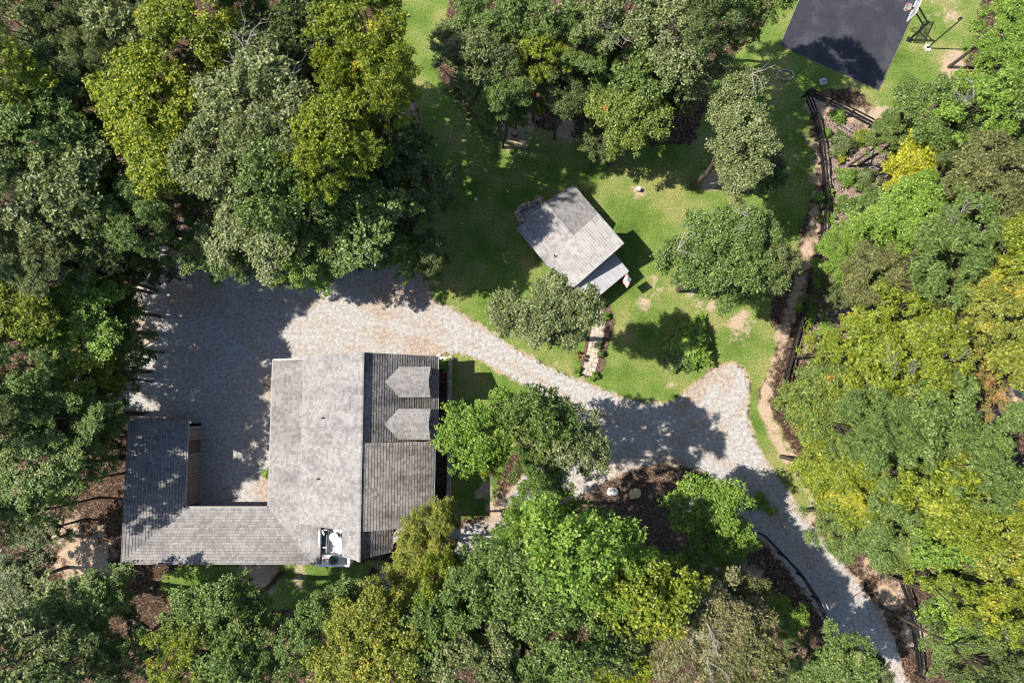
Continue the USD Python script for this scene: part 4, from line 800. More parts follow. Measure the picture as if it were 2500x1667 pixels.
p = P(1162, 490)
t = thing('yard_light', 'tiny white marker on the shaded lawn west of the cabin', 'marker', p)
MB().lathe([(0.04, 0), (0.04, 0.35)], n=8).build('stake', TRIM, t); MB().lathe([(0.09, 0.35), (0.09, 0.42), (0.0, 0.46)], n=12).build('cap', WHITE, t)
# stone ring and a small square cover by the court
t = thing('fire_ring', 'faint ring of flat stones in the shade below the court', 'fire ring', P(1917, 184))
for k in range(14):
    a = k / 14 * 2 * math.pi; MB().rock((0.62 * math.cos(a), 0.4 * math.sin(a), 0.05), (0.24, 0.16, 0.14), k, a + 1.57, sub=1).build('stone', STONE, t, tones=True)
t = thing('ground_cover_plate', 'small square grey cover plate in the grass below the court', 'cover plate', P(2009, 200))
MB().box((0, 0, 0.04), (0.55, 0.5, 0.1), 0.2, bev=0.015).build('plate', CONCRETE, t); MB().box((0, 0, 0.1), (0.3, 0.05, 0.02), 0.2).build('handle', BLK, t)
def log(pts, r0, r1, lab, m=LOGWOOD, twigs=0, seed=0, name='fallen_log', cat='log'):
    rg = random.Random(seed); t = thing(name, lab, cat, pts[0]); q = np.array(pts) - pts[0]; n = len(q)
    MB().tube(q, np.linspace(r0, r1, n), 9).build('trunk', m, t)
    for k in range(twigs):
        i = rg.uniform(0.35, 0.95) * (n - 1); b = q[int(i)] + (q[min(int(i) + 1, n - 1)] - q[int(i)]) * (i % 1); d = np.array([rg.uniform(-1, 1), rg.uniform(-1, 1), rg.uniform(0, .4)]); L_ = rg.uniform(.5, 1.4)
        MB().tube([b, b + d * L_ * .5, b + d * L_ + [rg.uniform(-.2, .2), rg.uniform(-.2, .2), 0]], [r1 * .6, r1 * .4, r1 * .15], 5).build('branch', m, t)
log([P(1983, 735, .15), P(2012, 728, .3), P(2060, 716, .5), P(2100, 708, .6)], 0.08, 0.17, 'grey fallen trunk lying against the long fence', twigs=5, seed=2)
log([P(2050, 300, .2), P(2075, 318, .3), P(2097, 332, .15)], 0.04, 0.06, 'bleached branch lying below the short straight fence', DEADWOOD, 5, 3)
log([P(2016, 543, .2), P(2024, 560, .3), P(2032, 586, .1)], 0.06, 0.09, 'bleached branch lying beside the long fence halfway down', DEADWOOD, 3, 4)
log([P(2020, 410, .1), P(2027, 430, .25), P(2035, 452, .1)], 0.04, 0.06, 'thin bleached branch lying right of the long fence near its top', DEADWOOD, 4, 5)
log([P(2130, 365, .2), P(2125, 385, .4), P(2122, 420, .2)], 0.09, 0.05, 'forked bleached snag standing left of the bright yellow tree', DEADWOOD, 8, 6)
log([P(2440, 935, .6), P(2470, 945, .5), P(2500, 965, .4), P(2560, 990, .3)], 0.2, 0.26, 'thick pale trunk lying at the right edge of the picture', DEADWOOD, 3, 7)
log([P(2330, 1000, .3), P(2400, 1010, .3), P(2440, 1030, .2)], 0.1, 0.16, 'grey trunk lying in the shade below the rusty bush', LOGWOOD, 4, 8)
log([P(310, 1505, .2), P(345, 1528, .2), P(385, 1552, .2)], 0.13, 0.1, 'grey log lying in the clearing south of the garage wing', LOGWOOD, 4, 9)
log([P(270, 1490, .15), P(300, 1465, .2)], 0.1, 0.08, 'short log leaning in the shade left of the grey log', LOGWOOD, 2, 11)
log([P(1508, 1275, .3), P(1530, 1262, .5)], 0.07, 0.04, 'pale broken branch in the mulch below the two boulders', DEADWOOD, 3, 12)
bp = thing('board_pile', 'small pile of weathered boards in the woods south of the garage wing', 'board pile', P(450, 1588), 0)
for k in range(6): MB().box((random.uniform(-.05, .05), 0.14 * (k % 3) - 0.14, 0.05 + 0.06 * (k // 3)), (1.5, 0.12, 0.045), -0.55 + random.uniform(-.08, .08)).build('board', DEADWOOD, bp)

# storage shed under the trees, left edge: ribbed barrel roof
sp = P(175, 972)
shed = thing('storage_shed', 'grey shed with a ribbed metal roof half hidden by trees', 'shed', sp, -170 + 180)
sw, slen, zh = 1.25, 4.2, 2.3
RIB = plain('ribbed_sheet', (0.2, 0.2, 0.21), 0.5, 0.5, var=0.15)
for s in (-1, 1): MB().box((0, s * (sw - 0.1), zh / 2), (slen, 0.08, zh)).build('wall', RIB, shed)
for s in (-1, 1): MB().box((s * (slen / 2 - 0.04), 0, zh / 2 + 0.02), (0.08, 2 * sw - 0.28, zh + 0.2)).build('wall', RIB, shed)
nrib = 17
for i in range(nrib):
    xa, xb = -slen / 2 - 0.1 + i * (slen + 0.2) / nrib, -slen / 2 - 0.1 + (i + 1) * (slen + 0.2) / nrib; v, f = [], []
    for j in range(9):
        a = math.pi * j / 8; yy, zz = -math.cos(a) * sw, zh + math.sin(a) * 0.42
        v += [(xa + 0.015, yy, zz), ((xa + xb) / 2, yy * 1.02, zz + 0.045), (xb - 0.015, yy, zz)]
    for j in range(8):
        for k in range(2): q0 = j * 3 + k; f.append([q0, q0 + 1, q0 + 4, q0 + 3])
    MB().add(v, f).build('roof_sheet', RIB, shed)
log([P(92, 985, 5), P(120, 960, 6), P(150, 925, 6.5), P(157, 905, 7)], 0.05, 0.03, 'pale bare limb reaching over the woods left of the shed', DEADWOOD, 5, 21, 'bare_limb', 'limb') if False else None
#TREES
# ------------------------------------------------------------------ tree and shrub kinds, built once each
protos = stage.CreateClassPrim('/World/Prototypes')
def leaf_quads(c, n, L, W, rg):
    """one small diamond per leaf"""
    n = n / (np.linalg.norm(n, axis=1, keepdims=True) + 1e-9)
    r = rg.normal(size=c.shape); a = np.cross(n, r); a /= np.linalg.norm(a, axis=1, keepdims=True) + 1e-9; b = np.cross(n, a)
    L, W = L[:, None] / 2, W[:, None] / 2
    v = np.stack([c - a * L, c + b * W + n * W * 0.25, c + a * L, c - b * W + n * W * 0.25], 1).reshape(-1, 3); k = np.arange(len(c))[:, None] * 4
    return v, np.vstack([k + [0, 1, 2], k + [0, 2, 3]])
def crown_points(seed, R, hz, zc, nclump, nleaf, flat=0.62, spread=(0.14, 0.27), under=0.36, sub=0.095, low=1.7):
    rg = np.random.default_rng(seed); ph = rg.uniform(0, 6.28, 6); am = rg.uniform(0.06, 0.2, 6)
    lobe = lambda az: 0.92 + sum(am[k] * np.cos((k + 2) * az + ph[k]) for k in range(4)) * 0.7
    az = rg.uniform(0, 2 * math.pi, nclump); u = np.sqrt(rg.uniform(0, 1, nclump)) * 0.95; rc = R * rg.uniform(*spread, nclump)
    rho = u * R * lobe(az); dome = np.sqrt(np.clip(1 - (u * 0.97) ** 2, 0.02, 1)); top = rg.uniform(0, 1, nclump) > under
    cz = zc + hz * np.where(top, dome * rg.uniform(0.6, 1.0, nclump), rg.uniform(-low, 0.3, nclump))
    u_low = rg.uniform(0.3, 0.85, nclump); rho = np.where(top, rho, u_low * R * lobe(az))
    cc = np.stack([rho * np.cos(az), rho * np.sin(az), cz], 1)
    w = rc ** 2; w /= w.sum(); ci = rg.choice(nclump, nleaf, p=w)
    nsub = 17; sd = rg.normal(size=(nclump, nsub, 3)); sd[..., 2] = np.abs(sd[..., 2]) * 0.9 - 0.25 * (rg.uniform(size=(nclump, nsub)) < 0.3)
    sd /= np.linalg.norm(sd, axis=-1, keepdims=True); sr = rg.uniform(0.45, 1.0, (nclump, nsub, 1))
    si = rg.integers(0, nsub, nleaf)
    d = sd[ci, si] * sr[ci, si] * rc[ci][:, None]; d[:, 2] *= flat
    c = cc[ci] + d + rg.normal(size=(nleaf, 3)) * sub * [1, 1, 0.6]
    out = sd[ci, si] * [1, 1, 0.6]
    n = out * 0.5 + np.array([0, 0, 0.85]) + rg.normal(size=(nleaf, 3)) * 0.55
    return c, n, cc, rc, rg
def limbs(mb, cc, zfork, rg, r0, nmax=16, sides=5):
    idx = rg.permutation(len(cc))[:nmax]
    for i in idx:
        e = cc[i] - [0, 0, 0.15]; s = np.array([0, 0, zfork * rg.uniform(0.72, 1.02)]); s[2] = min(s[2], e[2] - 0.3)
        m1 = s * 0.55 + e * 0.45 + [0, 0, -0.25] + rg.normal(size=3) * 0.15
        mb.tube([s, m1, e], [r0 * rg.uniform(0.35, 0.5), r0 * 0.27, r0 * 0.1], sides, cap=False)
def dead_branches(rg, R, zc, hz, n=3, at=None):
    out = []
    for k in range(n):
        az = rg.uniform(0, 6.28); u = rg.uniform(0.2, 0.7); p0 = np.array([u * R * math.cos(az), u * R * math.sin(az), zc + hz * 0.5]) if at is None else np.array(at)
        mb = MB(); tgt = [rg.uniform(-0.9, 0.9) for _ in range(3)]
        for j in range(3):
            d = np.array([math.cos(az + tgt[j]), math.sin(az + tgt[j]), rg.uniform(0.3, 0.6)]); L = rg.uniform(0.8, 1.4); q = [p0]; dd = d.copy()
            for h in range(4): dd = dd + rg.normal(size=3) * [0.28, 0.28, 0.12]; dd /= np.linalg.norm(dd); q.append(q[-1] + dd * L * 0.28)
            mb.tube(q, [0.032, 0.025, 0.019, 0.013, 0.006], 5)
            for h in range(5):
                i = rg.integers(1, 4); b = q[i] + (q[i + 1] - q[i]) * rg.uniform(0, 1); e = dd + rg.normal(size=3) * [0.8, 0.8, 0.3]; e /= np.linalg.norm(e); l2 = rg.uniform(0.25, 0.65)
                m_ = b + e * l2 * 0.5 + rg.normal(size=3) * 0.05; mb.tube([b, m_, m_ + (e + rg.normal(size=3) * 0.4) * l2 * 0.5], [0.013, 0.009, 0.004], 4)
        out.append(mb)
    return out
def proto(name):
    return UsdGeom.Xform.Define(stage, f'/World/Prototypes/{name}').GetPrim()
SHAPES = {}
def broadleaf(key, seed, dead=0, nclump=56, nleaf=17000, hz=2.1, leaf=(0.11, 0.18), **kw):
    t = proto('tree_' + key); R, zc = 2.6, 10.0
    c, n, cc, rc, rg = crown_points(seed, R, hz, zc, nclump, nleaf, **kw)
    tr = MB(); zf = zc - hz * 0.75; bend = rg.normal(size=2) * 0.15
    tr.tube([(0, 0, -0.2), (0.0, 0.0, 0.5), (bend[0], bend[1], zf * 0.5), (0, 0, zf), (0, 0, zc + hz * 0.2)], [0.2, 0.15, 0.12, 0.09, 0.04], 8, cap=False)
    limbs(tr, cc, zf, rg, 0.2); obj('trunk', tr.mesh(), BARK, t, smooth=60)
    for mb in dead_branches(rg, R, zc, hz, dead) if dead else []: obj('dead_limb', mb.mesh(), DEADWOOD, t)
    L = rg.uniform(*leaf, nleaf); v, f = leaf_quads(c, n, L, L * rg.uniform(0.5, 0.7, nleaf), rg)
    tone(obj('crown', (v, f), None, t), np.repeat(rg.uniform(0, 1, nleaf), 4)); SHAPES[key] = t.GetPath()
LEAFSIZE = [(0.09, 0.15), (0.14, 0.22), (0.11, 0.18), (0.1, 0.16), (0.15, 0.24), (0.12, 0.19), (0.09, 0.14), (0.13, 0.21), (0.11, 0.17)]
for i in range(9): broadleaf(f'broad_{i}', 100 + i, nclump=60 + 8 * (i % 4), nleaf=int(20000 * (0.145 / np.mean(LEAFSIZE[i])) ** 1.6), hz=2.0 + 0.16 * (i * 5 % 9), leaf=LEAFSIZE[i], spread=((0.14, 0.26), (0.17, 0.31), (0.15, 0.28))[i % 3])
for i in range(3): broadleaf(f'dead_{i}', 150 + i, dead=3 + i, nclump=46, nleaf=12500)
broadleaf('sparse_0', 160, dead=1, nclump=34, nleaf=7500, under=0.5); broadleaf('sparse_1', 161, nclump=30, nleaf=6500, under=0.5)
broadleaf('feather_0', 170, nclump=52, nleaf=24000, leaf=(0.09, 0.2), flat=0.5, spread=(0.16, 0.26), sub=0.13)
broadleaf('feather_1', 171, dead=4, nclump=56, nleaf=19000, leaf=(0.09, 0.18), flat=0.5, spread=(0.14, 0.24), sub=0.15)
broadleaf('layered_0', 180, nclump=38, nleaf=15000, hz=2.6, flat=0.4, spread=(0.22, 0.36)); broadleaf('layered_1', 181, nclump=34, nleaf=14000, hz=2.8, flat=0.4, spread=(0.24, 0.38))
def conical(key, seed, nleaf=20000):
    t = proto('tree_' + key); R, zc = 2.6, 10.0; rg = np.random.default_rng(seed); tr = MB(); cs, ns = [], []
    tr.tube([(0, 0, -0.2), (0, 0, 6), (0, 0, 13.4)], [0.22, 0.16, 0.03], 8, cap=False)
    for k in range(64):
        f = k / 64; zb = 5.5 + 7.6 * f; L = R * (1 - f) ** 0.75 * rg.uniform(0.8, 1.1) + 0.15; az = k * 2.4 + rg.uniform(-.3, .3); d = np.array([math.cos(az), math.sin(az), 0.12]); s = np.array([-d[1], d[0], 0])
        tr.tube([(0, 0, zb), np.array([0, 0, zb]) + d * L * 0.8], [0.04, 0.012], 4, cap=False)
        m = int(nleaf / 64 * (1.5 - f)); tt = rg.uniform(0.15, 1, m) ** 0.8; sd = rg.normal(size=m) * 0.24 * (1.15 - tt) * L * 0.8
        cs.append(np.array([0, 0, zb]) + d * (tt * L)[:, None] + s * sd[:, None] + rg.normal(size=(m, 3)) * [0.05, 0.05, 0.07]); ns.append(np.tile([0, 0, 0.8], (m, 1)) + d * 0.25 + rg.normal(size=(m, 3)) * 0.5)
    obj('trunk', tr.mesh(), BARK, t); c, n = np.vstack(cs), np.vstack(ns); L = rg.uniform(0.1, 0.2, len(c)); v, f = leaf_quads(c, n, L, L * 0.38, rg); tone(obj('crown', (v, f), None, t), np.repeat(rg.uniform(0, 1, len(c)), 4)); SHAPES[key] = t.GetPath()
conical('cedar_0', 190); conical('cedar_1', 191)
def shrub(key, seed, n=1500, leaf=(0.09, 0.15), spiky=False):
    t = proto('shrub_' + key); rg = np.random.default_rng(seed); tr = MB(); cc = rg.normal(size=(14, 3)) * [0.34, 0.26, 0.16] + [0, 0, 0.5]
    if spiky:
        az = rg.uniform(0, 6.28, n); az = az + 0.25 * np.sin(az * 9 + seed); tt = rg.uniform(0.0, 1, n) ** 0.7; ln = rg.uniform(0.7, 1.0, n) * (0.78 + 0.2 * np.sin(az * 3 + seed) + 0.16 * np.sin(az * 7 + 2 * seed)); c = np.stack([np.cos(az) * tt * ln * 0.68, np.sin(az) * tt * ln * 0.68, 0.12 + 0.8 * np.cos(tt * 1.45) * rg.uniform(0.6, 1.0, n)], 1) + rg.normal(size=(n, 3)) * 0.03; nn_ = np.stack([np.cos(az) * 0.6, np.sin(az) * 0.6, np.ones(n) * 0.8], 1) + rg.normal(size=(n, 3)) * 0.3
    else:
        ci = rg.integers(0, 14, n); d = rg.normal(size=(n, 3)); d /= np.linalg.norm(d, axis=1, keepdims=True); c = cc[ci] + d * rg.uniform(0.12, 0.24, n)[:, None] * [1, 1, 0.8]; nn_ = d * 0.5 + [0, 0, 0.8] + rg.normal(size=(n, 3)) * 0.5
        c[:, 2] = np.maximum(c[:, 2], 0.03)
    for e in cc[:9]: tr.tube([(0, 0, -0.05), e * 0.5, e], [0.02, 0.015, 0.006], 4, cap=False)
    obj('stem', tr.mesh(), BARK, t); L = rg.uniform(*leaf, n); v, f = leaf_quads(c, nn_, L, L * (0.28 if spiky else 0.6), rg); tone(obj('foliage', (v, f), None, t), np.repeat(rg.uniform(0, 1, n), 4)); SHAPES[key] = t.GetPath()
for i in range(4): shrub(f'shrub_{i}', 200 + i)
shrub('spiky_0', 210, 2600, (0.12, 0.22), True); shrub('spiky_1', 211, 2200, (0.14, 0.26), True)

# trees with crowns of several lobes, each built for its place
LOBED = [
    ('my', 'big turning maple, lime green with gold and orange tips, in the upper left woods', [(335, 205, 104, 13.5), (385, 375, 88, 12.6), (345, 295, 96, 13.2), (300, 250, 60, 12.5)], 0),
    ('gg', 'wide oak standing left of the flagstone walk, touching the cabin roof', [(1172, 722, 56, 12), (1240, 735, 66, 12.6), (1268, 675, 50, 12.6), (1322, 715, 60, 12.4), (1300, 765, 44, 11.8)], 0),
    ('g', 'big spreading oak on the lawn right of the cabin', [(1560, 600, 56, 11.5), (1625, 560, 66, 12), (1690, 535, 66, 12), (1690, 620, 76, 11.6), (1770, 620, 44, 10.8), (1650, 655, 52, 10.6), (1740, 540, 52, 11)], 2),
    ('gg', 'tall grey-green tree with a pointed top, left of the long fence', [(1692, 205, 56, 10), (1660, 262, 46, 9.5), (1712, 312, 68, 10.5), (1705, 400, 66, 9.5), (1675, 345, 50, 9.2)], 1),
    ('y', 'bright yellow tree right of the long fence', [(2090, 375, 56, 7), (2125, 345, 60, 7.4), (2165, 335, 44, 7), (2075, 410, 34, 6)], 0),
    ('or', 'yellow-green tree with an orange flush standing north of the cabin', [(1395, 250, 58, 8), (1450, 250, 70, 8.6), (1490, 285, 56, 8), (1440, 310, 56, 7.5)], 0),
    ('or', 'green tree with an orange flush bulging over the tan path', [(1850, 925, 70, 7.4), (1925, 905, 56, 8), (1890, 975, 66, 7.4)], 0),
    ('bg', 'bright green tree beside the driveway below the fork', [(1595, 1155, 66, 7), (1645, 1160, 66, 7.2), (1640, 1235, 64, 6.2), (1690, 1230, 44, 6)], 1),
    ('g', 'green tree standing alone south of the house', [(455, 1415, 66, 9.5), (520, 1390, 60, 10), (570, 1400, 52, 9), (540, 1450, 60, 9)], 0),
    ('gr', 'large sparse olive-grey pine on the bottom edge', [(1560, 1400, 86, 12), (1640, 1400, 84, 12.5), (1570, 1490, 92, 12.5), (1660, 1490, 90, 12), (1720, 1420, 56, 11)], 4),
]
def lobed_tree(k, co, lab, lobes, dead):
    W = [(V(x_, y_, z_), r_ * K * 0.03 * (1 - z_ / EYE_H)) for x_, y_, r_, z_ in lobes]; pine = co == 'gr'
    b = np.average([w[0] for w in W], axis=0, weights=[w[1] for w in W]); b[2] = 0; zl = min(w[0][2] for w in W)
    t = thing('pine_tree' if pine else 'broadleaf_tree', lab, 'pine' if pine else 'tree', b, 0, 'trees of the woods and lawn'); tr = MB(); C_, N_ = [], []; zf = zl - 3.2
    tr.tube([(0, 0, -0.2), (0, 0, 0.5), (0.12, -0.1, zf * 0.55), (0, 0, zf)], [0.3, 0.23, 0.19, 0.15], 9, cap=False)
    for i, (c, R) in enumerate(W):
        q = c - b; n = int(17000 * (R / 2.6) ** 2 * (0.75 if pine else 1.05)) + 1500
        cp, nn_, cc, rc, rg = crown_points(900 + 20 * k + i, R, 1.6 * (R / 2.0) ** 0.5, q[2], int(30 + 14 * R), n, spread=(0.17, 0.27) if pine else (0.2, 0.32), low=1.3)
        off = np.array([q[0], q[1], 0]); C_.append(cp + off); N_.append(nn_)
        e = np.array([q[0], q[1], q[2] - 0.6]); m_ = e * 0.5 + np.array([0, 0, zf * 0.55]); tr.tube([(0, 0, zf * rg.uniform(0.8, 1)), m_, e], [0.12, 0.09, 0.05], 6, cap=False)
        for j in rg.permutation(len(cc))[:8]: tr.tube([m_ * 0.4 + e * 0.6, (e + cc[j] + off) / 2 - [0, 0, 0.2], cc[j] + off - [0, 0, 0.1]], [0.05, 0.035, 0.012], 4, cap=False)
    obj('trunk', tr.mesh(), BARK, t, smooth=60); cp, nn_ = np.vstack(C_), np.vstack(N_); L = rg.uniform(*((0.09, 0.17) if pine else (0.11, 0.18)), len(cp))
    v, f = leaf_quads(cp, nn_, L, L * rg.uniform(0.3 if pine else 0.5, 0.7, len(cp)), rg); tone(obj('crown', (v, f), LEAF[co], t), np.repeat(rg.uniform(0, 1, len(cp)), 4))
    for j in range(dead):
        c, R = W[(j * 2) % len(W)]; a_ = rg.uniform(0, 6.28); q = c - b + np.array([math.cos(a_) * R * 0.4, math.sin(a_) * R * 0.4, 1.3])
        obj('dead_limb', dead_branches(rg, R, 0, 0, 1, at=q)[0].mesh(), DEADWOOD, t)
for k, (co, lab, lobes, dead) in enumerate(LOBED): lobed_tree(k, co, lab, lobes, dead)
